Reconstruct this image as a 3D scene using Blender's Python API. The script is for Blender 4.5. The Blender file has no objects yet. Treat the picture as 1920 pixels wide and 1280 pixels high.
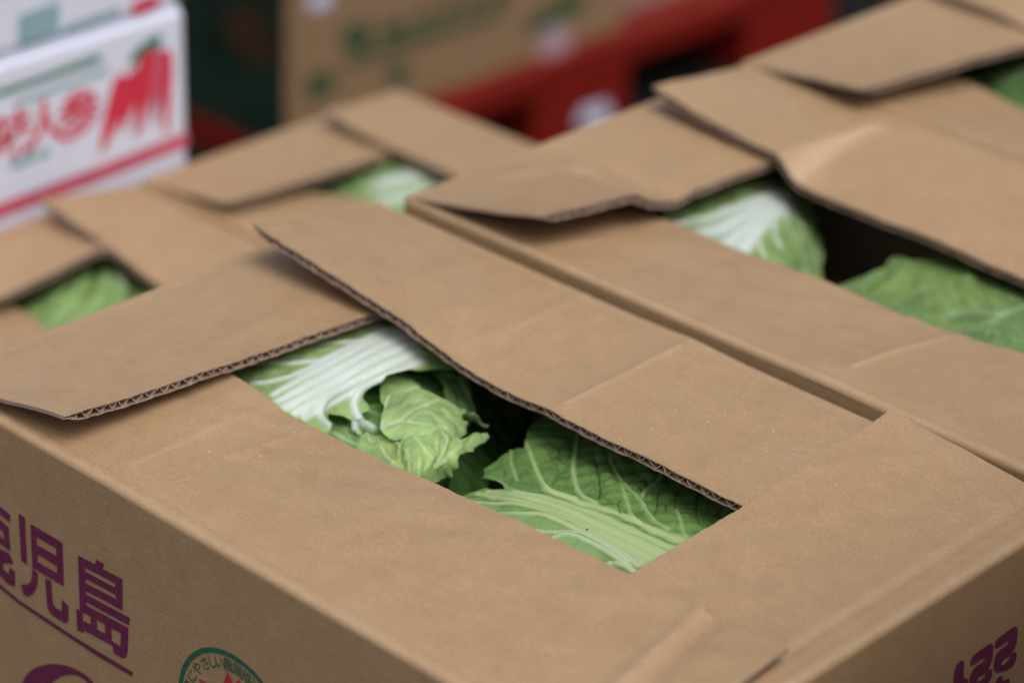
import bpy, math, random
import numpy as np
from mathutils import Vector, Matrix
from mathutils.geometry import tessellate_polygon

sc = bpy.context.scene
col = sc.collection
rnd = random.Random(7)

# ------------------------------------------------------------------ camera
# rows: camera right, down, forward (world axes: X and Y run along the carton edges, Z up, z=0 is the top of the front carton)
CR = np.array([[0.69070, -0.72247, 0.03140], [-0.31340, -0.33806, -0.88740], [0.65172, 0.60309, -0.45991]])
u_, s_, v_ = np.linalg.svd(CR); CR = u_ @ v_
CP = np.array([-0.7798, -0.6393, 0.7412])
FPX = 5239.98                      # focal length in pixels of a 1920 wide frame
cd = bpy.data.cameras.new('camera'); cam = bpy.data.objects.new('camera', cd); col.objects.link(cam)
cd.sensor_width = 36.0; cd.lens = FPX / 1920 * 36
M = Matrix.Identity(4)
for i in range(3):
    M[i][0] = CR[0, i]; M[i][1] = -CR[1, i]; M[i][2] = -CR[2, i]; M[i][3] = CP[i]
cam.matrix_world = M
cd.clip_start = 0.05; cd.clip_end = 200
cd.dof.use_dof = True
cd.dof.focus_distance = 1.468
cd.dof.aperture_fstop = 3.8
cd.dof.aperture_blades = 0
sc.camera = cam

# ------------------------------------------------------------------ world and sun (overcast day)
SUN_EL, SUN_AZ = 60.0, 248.0        # azimuth measured from +X towards +Y
w = bpy.data.worlds.new('World'); sc.world = w; w.use_nodes = True
nt = w.node_tree; nt.nodes.clear()
sky = nt.nodes.new('ShaderNodeTexSky'); sky.sky_type = 'NISHITA'; sky.sun_disc = False
sky.sun_elevation = math.radians(SUN_EL); sky.sun_rotation = math.radians(90 - SUN_AZ)
sky.air_density = 1.0; sky.dust_density = 6.0; sky.ozone_density = 1.0
hs = nt.nodes.new('ShaderNodeHueSaturation'); hs.inputs['Saturation'].default_value = 0.55
bg = nt.nodes.new('ShaderNodeBackground'); bg.inputs[1].default_value = 0.095
wo = nt.nodes.new('ShaderNodeOutputWorld')
nt.links.new(sky.outputs[0], hs.inputs['Color']); nt.links.new(hs.outputs[0], bg.inputs[0]); nt.links.new(bg.outputs[0], wo.inputs[0])
sl = bpy.data.lights.new('sun', 'SUN'); so = bpy.data.objects.new('sun', sl); col.objects.link(so)
sl.energy = 1.15; sl.angle = math.radians(42); sl.color = (1.0, 0.985, 0.96)
e, a = math.radians(SUN_EL), math.radians(SUN_AZ)
so.rotation_euler = Vector((math.cos(e) * math.cos(a), math.cos(e) * math.sin(a), math.sin(e))).to_track_quat('Z', 'Y').to_euler()
so.location = (0, 0, 5)
sc.view_settings.view_transform = 'Standard'; sc.view_settings.look = 'None'
sc.view_settings.exposure = 0.25; sc.view_settings.gamma = 1.0; sc.view_settings.use_curve_mapping = False
sc.render.engine = 'CYCLES'
sc.cycles.use_denoising = True
sc.cycles.max_bounces = 8

# ------------------------------------------------------------------ measuring helpers
def on(ax, val, u, v):
    """where the sight line of photo pixel (u, v) meets the plane axis = value"""
    r = CR.T @ np.array([(u - 960) / FPX, (v - 640) / FPX, 1.0])
    return CP + r * (val - CP[ax]) / r[ax]
def onz_many(uv, z):
    uv = np.asarray(uv, float); z = np.asarray(z, float)
    d = np.stack([(uv[:, 0] - 960) / FPX, (uv[:, 1] - 640) / FPX, np.ones(len(uv))], 1) @ CR
    return CP + d * ((z - CP[2]) / d[:, 2])[:, None]
def K(ox, oy, s, pts): return [(ox + x / s, oy + y / s) for x, y in pts]
c1 = lambda p: K(400, 580, 6.4, p)
c2 = lambda p: K(560, 680, 8.0, p)
c3 = lambda p: K(680, 680, 7.111, p)
c4 = lambda p: K(620, 760, 6.4, p)
c5 = lambda p: K(860, 780, 6.4, p)
c6 = lambda p: K(1100, 840, 6.4, p)
c7 = lambda p: K(860, 900, 5.333, p)
c8 = lambda p: K(1180, 300, 4.174, p)
c9 = lambda p: K(1500, 440, 4.571, p)

# ------------------------------------------------------------------ materials
def new_mat(name):
    m = bpy.data.materials.new(name); m.use_nodes = True; t = m.node_tree
    return m, t, t.nodes['Principled BSDF'], t.nodes['Material Output']
def N(t, kind, **kw):
    n = t.nodes.new(kind)
    for k, v in kw.items():
        if k in n.inputs: n.inputs[k].default_value = v
        else: setattr(n, k, v)
    return n
def ramp(t, src, p0, c0, p1, c1_):
    r = t.nodes.new('ShaderNodeValToRGB'); e = r.color_ramp.elements
    e[0].position, e[0].color = p0, (*c0, 1); e[1].position, e[1].color = p1, (*c1_, 1)
    t.links.new(src, r.inputs[0]); return r
def mixc(t, fac, a, b, mode='MIX'):
    n = t.nodes.new('ShaderNodeMix'); n.data_type = 'RGBA'; n.blend_type = mode
    for sock, val in ((n.inputs[0], fac), (n.inputs[6], a), (n.inputs[7], b)):
        if hasattr(val, 'is_linked') or hasattr(val, 'links'): t.links.new(val, sock)
        else: sock.default_value = val if not isinstance(val, tuple) else (*val, 1)[:4]
    return n.outputs[2]

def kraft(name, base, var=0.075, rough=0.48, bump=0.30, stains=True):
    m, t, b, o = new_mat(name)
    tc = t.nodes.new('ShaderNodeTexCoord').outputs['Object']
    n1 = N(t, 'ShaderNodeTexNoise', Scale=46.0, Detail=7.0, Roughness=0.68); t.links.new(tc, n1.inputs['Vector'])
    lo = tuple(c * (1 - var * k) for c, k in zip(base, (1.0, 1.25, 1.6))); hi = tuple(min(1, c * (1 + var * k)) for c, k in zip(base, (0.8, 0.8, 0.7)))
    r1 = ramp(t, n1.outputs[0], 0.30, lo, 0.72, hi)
    # paper fibres: short streaks in two directions
    mp = N(t, 'ShaderNodeMapping'); mp.inputs['Scale'].default_value = (1.0, 0.22, 1.0); mp.inputs['Rotation'].default_value = (0, 0, 0.35); t.links.new(tc, mp.inputs[0])
    n2 = N(t, 'ShaderNodeTexNoise', Scale=520.0, Detail=4.0, Roughness=0.7); t.links.new(mp.outputs[0], n2.inputs['Vector'])
    r2 = ramp(t, n2.outputs[0], 0.28, (0.93, 0.92, 0.91), 0.72, (1.05, 1.05, 1.05))
    c = mixc(t, 1.0, r1.outputs[0], r2.outputs[0], 'MULTIPLY')
    n3 = N(t, 'ShaderNodeTexNoise', Scale=950.0, Detail=3.0); t.links.new(tc, n3.inputs['Vector'])
    r3 = ramp(t, n3.outputs[0], 0.3, (0.86, 0.84, 0.82), 0.7, (1.13, 1.13, 1.13))
    c = mixc(t, 1.0, c, r3.outputs[0], 'MULTIPLY')
    if stains:   # a few small rusty spots and pale scuffs in the paper
        n4 = N(t, 'ShaderNodeTexNoise', Scale=75.0, Detail=1.0); t.links.new(tc, n4.inputs['Vector'])
        r4 = ramp(t, n4.outputs[0], 0.735, (0, 0, 0), 0.775, (1, 1, 1))
        f = N(t, 'ShaderNodeMath', operation='MULTIPLY'); t.links.new(r4.outputs[0], f.inputs[0]); f.inputs[1].default_value = 0.22
        c = mixc(t, f.outputs[0], c, (base[0] * 0.72, base[1] * 0.55, base[2] * 0.36))
        n5 = N(t, 'ShaderNodeTexNoise', Scale=9.0, Detail=6.0, Roughness=0.75); t.links.new(tc, n5.inputs['Vector'])
        r5 = ramp(t, n5.outputs[0], 0.52, (0, 0, 0), 0.8, (1, 1, 1))
        f5 = N(t, 'ShaderNodeMath', operation='MULTIPLY'); t.links.new(r5.outputs[0], f5.inputs[0]); f5.inputs[1].default_value = 0.42
        c = mixc(t, f5.outputs[0], c, (base[0] * 1.08, base[1] * 1.14, base[2] * 1.28))
    n6 = N(t, 'ShaderNodeTexNoise', Scale=430.0, Detail=2.0); mp6 = N(t, 'ShaderNodeMapping'); mp6.inputs['Scale'].default_value = (0.35, 1.0, 1.0); mp6.inputs['Rotation'].default_value = (0, 0, 0.9); t.links.new(tc, mp6.inputs[0]); t.links.new(mp6.outputs[0], n6.inputs['Vector'])
    r6 = ramp(t, n6.outputs[0], 0.70, (0, 0, 0), 0.78, (1, 1, 1)); f6 = N(t, 'ShaderNodeMath', operation='MULTIPLY'); t.links.new(r6.outputs[0], f6.inputs[0]); f6.inputs[1].default_value = 0.30
    c = mixc(t, f6.outputs[0], c, (base[0] * 0.62, base[1] * 0.55, base[2] * 0.5))
    wa = t.nodes.new('ShaderNodeAttribute'); wa.attribute_name = 'wear_sheen'  # pale mask: crease scuffs, plus sky sheen painted on a bent facet
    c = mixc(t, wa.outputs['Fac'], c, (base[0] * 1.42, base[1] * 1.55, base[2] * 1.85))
    t.links.new(c, b.inputs['Base Color'])
    b.inputs['Roughness'].default_value = rough; b.inputs['Specular IOR Level'].default_value = 0.48
    ad = N(t, 'ShaderNodeMath', operation='ADD'); t.links.new(n2.outputs[0], ad.inputs[0]); t.links.new(n3.outputs[0], ad.inputs[1])
    bp = N(t, 'ShaderNodeBump', Strength=bump, Distance=0.0004); t.links.new(ad.outputs[0], bp.inputs['Height']); t.links.new(bp.outputs[0], b.inputs['Normal'])
    return m
def plain(name, base, rough=0.6, var=0.12, scale=60.0, spec=0.3):
    m, t, b, o = new_mat(name)
    tc = t.nodes.new('ShaderNodeTexCoord').outputs['Object']
    n1 = N(t, 'ShaderNodeTexNoise', Scale=scale, Detail=5.0, Roughness=0.6); t.links.new(tc, n1.inputs['Vector'])
    r1 = ramp(t, n1.outputs[0], 0.3, tuple(c * (1 - var) for c in base), 0.7, tuple(min(1, c * (1 + var)) for c in base))
    t.links.new(r1.outputs[0], b.inputs['Base Color'])
    b.inputs['Roughness'].default_value = rough; b.inputs['Specular IOR Level'].default_value = spec
    return m
def leaf_mat(name, net, netscale, bump, trans=0.28):
    m, t, b, o = new_mat(name)
    tc = t.nodes.new('ShaderNodeTexCoord').outputs['Object']
    at = t.nodes.new('ShaderNodeAttribute'); at.attribute_name = 'Col'
    rb = t.nodes.new('ShaderNodeAttribute'); rb.attribute_name = 'rib'
    nz = N(t, 'ShaderNodeTexNoise', Scale=55.0, Detail=2.0); t.links.new(tc, nz.inputs['Vector'])
    wv = N(t, 'ShaderNodeVectorMath', operation='MULTIPLY_ADD'); t.links.new(nz.outputs['Color'], wv.inputs[0]); wv.inputs[1].default_value = (0.022,) * 3; t.links.new(tc, wv.inputs[2])
    vo = N(t, 'ShaderNodeTexVoronoi', feature='DISTANCE_TO_EDGE', Scale=netscale); t.links.new(wv.outputs[0], vo.inputs['Vector'])
    vr = ramp(t, vo.outputs['Distance'], 0.0, (1, 1, 1), 0.07, (0, 0, 0))
    inv = N(t, 'ShaderNodeMath', operation='SUBTRACT'); inv.inputs[0].default_value = 1.0; t.links.new(rb.outputs['Fac'], inv.inputs[1]); inv.use_clamp = True
    nl = N(t, 'ShaderNodeMath', operation='MULTIPLY'); t.links.new(vr.outputs[0], nl.inputs[0]); t.links.new(inv.outputs[0], nl.inputs[1])
    nf = N(t, 'ShaderNodeMath', operation='MULTIPLY'); t.links.new(nl.outputs[0], nf.inputs[0]); nf.inputs[1].default_value = abs(net)
    tint = (0.58, 0.76, 0.45) if net > 0 else (0.045, 0.11, 0.028)
    c = mixc(t, nf.outputs[0], at.outputs['Color'], tint)
    n2 = N(t, 'ShaderNodeTexNoise', Scale=130.0, Detail=4.0, Roughness=0.65); t.links.new(tc, n2.inputs['Vector'])
    r2 = ramp(t, n2.outputs[0], 0.25, (0.80, 0.84, 0.76), 0.75, (1.16, 1.12, 1.16))
    mf = N(t, 'ShaderNodeMath', operation='MULTIPLY_ADD'); t.links.new(inv.outputs[0], mf.inputs[0]); mf.inputs[1].default_value = 0.88; mf.inputs[2].default_value = 0.12
    c = mixc(t, mf.outputs[0], c, r2.outputs[0], 'MULTIPLY')
    # fine branching net of small veins
    vo2 = N(t, 'ShaderNodeTexVoronoi', feature='DISTANCE_TO_EDGE', Scale=netscale * 2.7); t.links.new(wv.outputs[0], vo2.inputs['Vector'])
    vr2 = ramp(t, vo2.outputs['Distance'], 0.0, (1, 1, 1), 0.09, (0, 0, 0)); nl2 = N(t, 'ShaderNodeMath', operation='MULTIPLY'); t.links.new(vr2.outputs[0], nl2.inputs[0]); t.links.new(inv.outputs[0], nl2.inputs[1])
    nf2 = N(t, 'ShaderNodeMath', operation='MULTIPLY'); t.links.new(nl2.outputs[0], nf2.inputs[0]); nf2.inputs[1].default_value = abs(net) * 0.5
    c = mixc(t, nf2.outputs[0], c, tint)
    # pale glandular flecks
    n3 = N(t, 'ShaderNodeTexVoronoi', feature='F1', Scale=330.0); t.links.new(tc, n3.inputs['Vector'])
    r3 = ramp(t, n3.outputs['Distance'], 0.05, (1, 1, 1), 0.12, (0, 0, 0))
    f3 = N(t, 'ShaderNodeMath', operation='MULTIPLY'); fi = N(t, 'ShaderNodeMath', operation='MULTIPLY'); t.links.new(r3.outputs[0], fi.inputs[0]); t.links.new(inv.outputs[0], fi.inputs[1]); t.links.new(fi.outputs[0], f3.inputs[0]); f3.inputs[1].default_value = 0.22
    c = mixc(t, f3.outputs[0], c, (0.62, 0.72, 0.58))
    t.links.new(c, b.inputs['Base Color'])
    b.inputs['Roughness'].default_value = 0.43; b.inputs['Specular IOR Level'].default_value = 0.38
    h1 = N(t, 'ShaderNodeMath', operation='MULTIPLY'); t.links.new(nl.outputs[0], h1.inputs[0]); h1.inputs[1].default_value = -1.0 if net < 0 else 0.7
    h2 = N(t, 'ShaderNodeMath', operation='MULTIPLY_ADD'); t.links.new(n2.outputs[0], h2.inputs[0]); h2.inputs[1].default_value = 0.9; t.links.new(h1.outputs[0], h2.inputs[2])
    bs = N(t, 'ShaderNodeMath', operation='MULTIPLY_ADD'); t.links.new(inv.outputs[0], bs.inputs[0]); bs.inputs[1].default_value = bump * 0.9; bs.inputs[2].default_value = bump * 0.1
    bp = N(t, 'ShaderNodeBump', Distance=0.0012); t.links.new(bs.outputs[0], bp.inputs['Strength']); t.links.new(h2.outputs[0], bp.inputs['Height']); t.links.new(bp.outputs[0], b.inputs['Normal'])
    tr = t.nodes.new('ShaderNodeBsdfTranslucent'); mc = mixc(t, 1.0, c, (1.05, 1.25, 0.6), 'MULTIPLY'); t.links.new(mc, tr.inputs[0])
    mx = t.nodes.new('ShaderNodeMixShader'); tf = N(t, 'ShaderNodeMath', operation='MULTIPLY_ADD'); t.links.new(inv.outputs[0], tf.inputs[0]); tf.inputs[1].default_value = trans * 0.6; tf.inputs[2].default_value = trans * 0.4; t.links.new(tf.outputs[0], mx.inputs[0])
    t.links.new(b.outputs[0], mx.inputs[1]); t.links.new(tr.outputs[0], mx.inputs[2]); t.links.new(mx.outputs[0], o.inputs[0])
    return m

KR = (0.418, 0.281, 0.160)
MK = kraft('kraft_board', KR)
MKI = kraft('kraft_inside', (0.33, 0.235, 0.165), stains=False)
MCUT = kraft('cut_board_edge', (0.40, 0.30, 0.25), var=0.16, stains=False)
MFLUTE = kraft('flute_paper', (0.36, 0.27, 0.235), var=0.10, stains=False)
MWHITE = kraft('white_carton_board', (0.71, 0.77, 0.95), var=0.03, stains=False, bump=0.1)
MBROWN = kraft('brown_carton_board', (0.29, 0.185, 0.105), var=0.08)
def ink(name, base, under):
    m, t, b, o = new_mat(name); tc = t.nodes.new('ShaderNodeTexCoord').outputs['Object']
    n1 = N(t, 'ShaderNodeTexNoise', Scale=260.0, Detail=5.0, Roughness=0.7); t.links.new(tc, n1.inputs['Vector'])
    r1 = ramp(t, n1.outputs[0], 0.3, tuple(c * 0.8 for c in base), 0.7, tuple(c * 1.25 for c in base))
    n2 = N(t, 'ShaderNodeTexNoise', Scale=900.0, Detail=3.0, Roughness=0.7); t.links.new(tc, n2.inputs['Vector'])
    r2 = ramp(t, n2.outputs[0], 0.58, (0, 0, 0), 0.74, (1, 1, 1)); f = N(t, 'ShaderNodeMath', operation='MULTIPLY'); t.links.new(r2.outputs[0], f.inputs[0]); f.inputs[1].default_value = 0.75
    t.links.new(mixc(t, f.outputs[0], r1.outputs[0], under), b.inputs['Base Color']); b.inputs['Roughness'].default_value = 0.55; b.inputs['Specular IOR Level'].default_value = 0.3
    return m
INK_P = ink('purple_ink', (0.15, 0.022, 0.072), (0.34, 0.2, 0.13))
INK_G = ink('green_ink', (0.022, 0.12, 0.075), (0.34, 0.22, 0.13))
INK_R = ink('red_ink', (0.42, 0.045, 0.05), (0.36, 0.2, 0.13))
INK_WR = plain('bright_red_ink', (0.62, 0.035, 0.075), 0.45)
INK_PK = plain('pink_red_ink', (0.55, 0.10, 0.16), 0.45)
INK_WG = plain('teal_ink', (0.01, 0.20, 0.13), 0.45)
INK_PG = plain('pale_teal_ink', (0.10, 0.34, 0.36), 0.45)
INK_DG = plain('dark_green_ink', (0.012, 0.028, 0.018), 0.6, 0.6, 16.0)
INK_BG = plain('leaf_green_ink', (0.035, 0.085, 0.04), 0.5)
INK_PI = plain('pale_pink_ink', (0.42, 0.30, 0.33), 0.5)
PAPER = plain('label_paper', (0.62, 0.66, 0.85), 0.5)
RED = plain('red_plastic', (0.185, 0.010, 0.005), 0.42, 0.18, 9.0, 0.4)
MSPECK = plain('crumb_grain', (0.66, 0.54, 0.39), 0.6)
MDIRT = plain('soil_grain', (0.03, 0.025, 0.02), 0.9)
ML_PALE = leaf_mat('cabbage_leaf_pale', 0.30, 62.0, 0.36, 0.40)
ML_DARK = leaf_mat('cabbage_leaf_green', -0.22, 52.0, 0.38, 0.22)

# ------------------------------------------------------------------ object helpers
def empty(name, loc):
    o = bpy.data.objects.new(name, None); o.location = loc; col.objects.link(o); o.empty_display_size = 0.02
    return o
def tag(o, label=None, cat=None, group=None, kind=None):
    if label: o['label'] = label
    if cat: o['category'] = cat
    if group: o['group'] = group
    if kind: o['kind'] = kind
    return o
BASE = {}
def root(name, loc, label, cat, group=None):
    o = empty(name, loc); BASE[o.name] = np.array(loc, float); return tag(o, label, cat, group)
def base_of(p):
    b = np.zeros(3)
    while p is not None: b = b + np.array(p.location); p = p.parent
    return b
def build(name, V, F, mats, parent=None, midx=None, smooth=True, cols=None, rib=None):
    V = np.asarray(V, float) - base_of(parent)
    me = bpy.data.meshes.new(name); me.from_pydata(V.tolist(), [], F); me.update()
    for m in (mats if isinstance(mats, (list, tuple)) else [mats]): me.materials.append(m)
    if midx is not None: me.polygons.foreach_set('material_index', np.asarray(midx, np.int32))
    if smooth: me.polygons.foreach_set('use_smooth', np.ones(len(me.polygons), bool))
    if cols is not None:
        at = me.attributes.new('Col', 'FLOAT_COLOR', 'POINT'); c = np.ones((len(V), 4), np.float32); c[:, :3] = cols; at.data.foreach_set('color', c.ravel())
    if rib is not None:
        at = me.attributes.new('rib', 'FLOAT', 'POINT'); at.data.foreach_set('value', np.asarray(rib, np.float32))
    o = bpy.data.objects.new(name, me); col.objects.link(o); o.parent = parent
    return o
def smooth_noise(x, seed, n=6, f0=1.0):
    r = np.random.default_rng(seed); y = np.zeros_like(x)
    for k in range(n):
        f = f0 * (1.7 ** k); y += np.sin(x * f * 2 * np.pi + r.uniform(0, 6.28)) / (1.35 ** k)
    return y / 2.2
def boxes_mesh(boxes):
    V, F = [], []
    for (x0, x1, y0, y1, z0, z1) in boxes:
        b = len(V); V += [(x, y, z) for z in (z0, z1) for x, y in ((x0, y0), (x1, y0), (x1, y1), (x0, y1))]
        F += [(b, b+3, b+2, b+1), (b+4, b+5, b+6, b+7)] + [(b+i, b+(i+1) % 4, b+4+(i+1) % 4, b+4+i) for i in range(4)]
    return V, F
def bevel(o, wd, seg=2):
    m = o.modifiers.new('bevel', 'BEVEL'); m.width = wd; m.segments = seg; m.limit_method = 'ANGLE'; return o

KS = 0.83
SX = lambda x: CP[0] + KS * (x - CP[0])
SY = lambda y: CP[1] + KS * (y - CP[1])
SZ = lambda z: CP[2] + KS * (z - CP[2])
ZL, YL1 = SZ(-0.36), SY(1.2800); YL0 = 0.545; LL = YL1 - YL0
# ------------------------------------------------------------------ the setting
GZ = -0.84
def ground_mat():
    m, t, b, o = new_mat('asphalt')
    tc = t.nodes.new('ShaderNodeTexCoord').outputs['Object']
    n1 = N(t, 'ShaderNodeTexNoise', Scale=140.0, Detail=6.0, Roughness=0.7); t.links.new(tc, n1.inputs['Vector'])
    r = ramp(t, n1.outputs[0], 0.3, (0.006, 0.006, 0.006), 0.75, (0.016, 0.016, 0.016)); t.links.new(r.outputs[0], b.inputs['Base Color'])
    b.inputs['Roughness'].default_value = 0.95; b.inputs['Specular IOR Level'].default_value = 0.1
    bp = N(t, 'ShaderNodeBump', Strength=0.6, Distance=0.004); t.links.new(n1.outputs[0], bp.inputs['Height']); t.links.new(bp.outputs[0], b.inputs['Normal'])
    return m
MG = ground_mat()
tag(build('ground', [(-40, -40, GZ), (40, -40, GZ), (40, 40, GZ), (-40, 40, GZ)], [(0, 1, 2, 3)], MG, smooth=False), kind='structure')
MPLAT = plain('dark_steel', (0.05, 0.05, 0.055), 0.6)
CH = 0.235                                                  # carton height
V, F = boxes_mesh([(-0.01, 1.10, -0.01, 0.535, GZ, -CH - 0.001), (SX(0.38), SX(1.13), 0.540, YL1 + 0.002, GZ, ZL - 0.20 - 0.001), (SX(0.84) - 0.42, SX(0.86), YL1 + 0.004, YL1 + 0.3, GZ, SZ(-0.415) - 0.0005)])
tag(build('platform', V, F, MPLAT, smooth=False), kind='structure')

# ------------------------------------------------------------------ cartons
TH = 0.0053
def rrect(x0, x1, y0, y1, r, n=4):
    P = []
    for cx, cy, a0 in ((x1 - r, y1 - r, 0), (x0 + r, y1 - r, 90), (x0 + r, y0 + r, 180), (x1 - r, y0 + r, 270)):
        for k in range(n + 1):
            a = math.radians(a0 + 90 * k / n); P.append((cx + r * math.cos(a), cy + r * math.sin(a)))
    return P
def carton_body(parent, x0, x1, y0, y1, zt, zb, mat, inner, rho=0.0038):
    o = rrect(x0, x1, y0, y1, 0.004); i = rrect(x0 + TH, x1 - TH, y0 + TH, y1 - TH, 0.002); n = len(o)
    V = [(x, y, zt - rho) for x, y in o] + [(x, y, zb) for x, y in o] + [(x, y, zt - rho - 0.001) for x, y in i] + [(x, y, zb + TH) for x, y in i]
    F, mi = [], []
    for k in range(n):
        j = (k + 1) % n
        F.append((k, n + k, n + j, j)); mi.append(0)
        F.append((2*n + k, 2*n + j, 3*n + j, 3*n + k)); mi.append(1)
        F.append((k, j, 2*n + j, 2*n + k)); mi.append(1)
    F.append(tuple(range(2*n - 1, n - 1, -1))); mi.append(0)
    F.append(tuple(range(3*n, 4*n))); mi.append(1)
    return build('wall', V, F, [mat, inner], parent, mi, smooth=False)

def flap(parent, kind, B, D, prof, s0, s1, s0i=None, s1i=None, ridges=(), expo=1.15, rho=0.0038, seed=1, name='flap', mats=None, wear_sheen=(), fine=False, foldwear=0.0):
    """one corrugated flap: B=(x0,x1,y0,y1,ztop); s runs along the fold, r from the fold to the free edge; prof=[(s, z of free edge)]"""
    x0, x1, y0, y1, zt = B
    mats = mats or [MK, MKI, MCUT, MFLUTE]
    s0i = s0 if s0i is None else s0i; s1i = s1 if s1i is None else s1i
    prof = sorted(prof); ps = np.array([p[0] for p in prof]); pz = np.array([p[1] for p in prof])
    fs = np.linspace(-0.04, 0.62, 661); fz = np.interp(fs, ps, pz)
    ker = np.exp(-np.linspace(-2.2, 2.2, 13) ** 2); ker /= ker.sum(); fz = np.convolve(np.pad(fz, 6, 'edge'), ker, 'valid')
    def P(t, r, jit=0.0):
        q = np.clip(r / D, 0, 1)
        s = (s0 + (s0i - s0) * q) * (1 - t) + (s1 + (s1i - s1) * q) * t
        a = np.clip(r / rho, 0, 1) * (np.pi / 2)
        rr = np.where(r < rho, rho * (1 - np.cos(a)), r) + jit * q ** 8
        z = np.where(r < rho, -rho * (1 - np.sin(a)), 0.0)
        qq = np.clip((r - rho) / (D - rho), 0, 1)
        z = zt + z + np.interp(s, fs, fz) * qq ** expo
        z = z + 0.0010 * smooth_noise(s * 3.1 + r * 5, seed, 5) * qq
        if fine: z = z - 0.00045 * np.exp(-((r - 0.0105) / 0.0022) ** 2)      # pressed score line beside the fold
        if fine: z = z + 0.000026 * np.sin(2 * np.pi * s / 0.0088) * np.clip(smooth_noise(s * 5 + r * 4, seed + 61, 4) + 0.35, 0, 1.2) * np.clip(qq * 5, 0, 1)   # flutes showing through the liner
        if kind == 'front': X, Y = x0 + rr, y0 + s
        elif kind == 'back': X, Y = x1 - rr, y0 + s
        elif kind == 'right': X, Y = x0 + s, y0 + rr
        else: X, Y = x0 + s, y1 - rr
        for (pts, amp, wd, mode) in ridges:
            d = np.full(X.shape, 9.0); sd = np.zeros(X.shape)
            for (ax, ay), (bx, by) in zip(pts[:-1], pts[1:]):
                ex, ey = bx - ax, by - ay; L2 = ex * ex + ey * ey
                k = np.clip(((X - ax) * ex + (Y - ay) * ey) / L2, 0, 1)
                dd = np.hypot(X - ax - k * ex, Y - ay - k * ey)
                cr = (ex * (Y - ay) - ey * (X - ax)) / math.sqrt(L2)
                sd = np.where(dd < d, cr, sd); d = np.minimum(d, dd)
            if mode == 'bump': z = z + amp * np.exp(-(d / wd) ** 2)
            elif mode == 'tent': z = z + amp * np.exp(-np.abs(d) / wd)
            else: z = z + amp * np.tanh(sd / wd) * np.exp(-(d / (wd * 6)) ** 2)
        return np.stack([X, Y, z], -1)
    def normal(t, r):
        e = 1e-4
        du = P(np.clip(t + 2e-4, 0, 1), r) - P(np.clip(t - 2e-4, 0, 1), r); dv = P(t, np.clip(r + e, 0, D)) - P(t, np.clip(r - e, 0, D))
        n = np.cross(du, dv); n /= np.linalg.norm(n, axis=-1, keepdims=True) + 1e-12
        flip = {'front': 1, 'left': -1, 'right': -1, 'back': 1}
        # orient: up for the flat part
        sgn = np.sign(n[..., 2].mean() or 1); return n * sgn
    V, F, MI = [], [], []
    nv = 0
    def add(Pg, mi, flipf=False):
        nonlocal nv
        a, b = Pg.shape[:2]; V.append(Pg.reshape(-1, 3)); idx = np.arange(a * b).reshape(a, b) + nv; nv += a * b
        q = np.stack([idx[:-1, :-1], idx[1:, :-1], idx[1:, 1:], idx[:-1, 1:]], -1).reshape(-1, 4)
        if flipf: q = q[:, ::-1]
        F.extend(map(tuple, q.tolist())); MI.extend([mi] * len(q)); return idx
    def grid(ns, nr):
        r1 = np.concatenate([np.linspace(0, rho, 6)[:-1], np.linspace(rho, D, nr)])
        T, Rr = np.meshgrid(np.linspace(0, 1, ns), r1, indexing='ij')
        jt = (0.00045 * smooth_noise(T * 9, seed + 3, 7, 2.0)); jb = (0.0006 * smooth_noise(T * 11, seed + 9, 7, 2.0)) - 0.0003
        return T, Rr, P(T, Rr, jt), P(T, Rr, jb), normal(T, Rr)
    def crush(T):                                        # board pinched flat at its two ends
        e_ = np.clip(np.minimum(T, 1 - T) * abs(s1 - s0) / 0.014, 0, 1); return (0.42 + 0.58 * e_ * e_ * (3 - 2 * e_))[..., None]
    L = 0.0006
    Tf, Rf, top, _, nn = grid(*((430, 74) if fine else (130, 36)))
    add(top, 0); WN = nv
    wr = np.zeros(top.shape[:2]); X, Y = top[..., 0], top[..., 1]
    for pts, w0, w1, k in wear_sheen:
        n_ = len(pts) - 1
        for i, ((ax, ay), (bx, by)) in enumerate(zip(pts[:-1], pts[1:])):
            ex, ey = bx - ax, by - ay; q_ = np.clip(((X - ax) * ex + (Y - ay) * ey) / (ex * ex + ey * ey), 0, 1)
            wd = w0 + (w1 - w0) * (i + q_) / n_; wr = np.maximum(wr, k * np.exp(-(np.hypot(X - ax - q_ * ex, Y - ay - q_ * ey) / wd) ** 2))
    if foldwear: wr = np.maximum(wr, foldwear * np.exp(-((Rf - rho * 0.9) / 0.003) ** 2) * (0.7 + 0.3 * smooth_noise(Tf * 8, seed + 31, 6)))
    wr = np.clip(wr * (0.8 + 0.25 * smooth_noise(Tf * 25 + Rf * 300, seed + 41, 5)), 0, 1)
    add(np.stack([top[:, -1], (top - nn * L)[:, -1]], 1), 2)
    Tc, _, top, bot, nn = grid(150, 26); tc_ = crush(Tc)
    add(top - nn * L, 1, True)
    add(bot - nn * (TH * tc_ - L), 1); add(bot - nn * TH * tc_, 1, True)
    # liner cut edge at the free edge and closed ends
    add(np.stack([(bot - nn * (TH * tc_ - L))[:, -1], (bot - nn * TH * tc_)[:, -1]], 1), 2)
    for i in (0, -1):
        add(np.stack([top[i], (top - nn * L)[i], (bot - nn * (TH * tc_ - L))[i], (bot - nn * TH * tc_)[i]], 1), 2)
    # the fluted layer near the free edge
    ln = abs(s1i - s0i); per = 0.0088; nf = int(ln / per * 14)
    tf = np.linspace(0.001, 0.999, nf); rf = np.array([D - 0.026, D - 0.013, D - 0.004, D - 0.0003])
    T2, R2 = np.meshgrid(tf, rf, indexing='ij')
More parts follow.
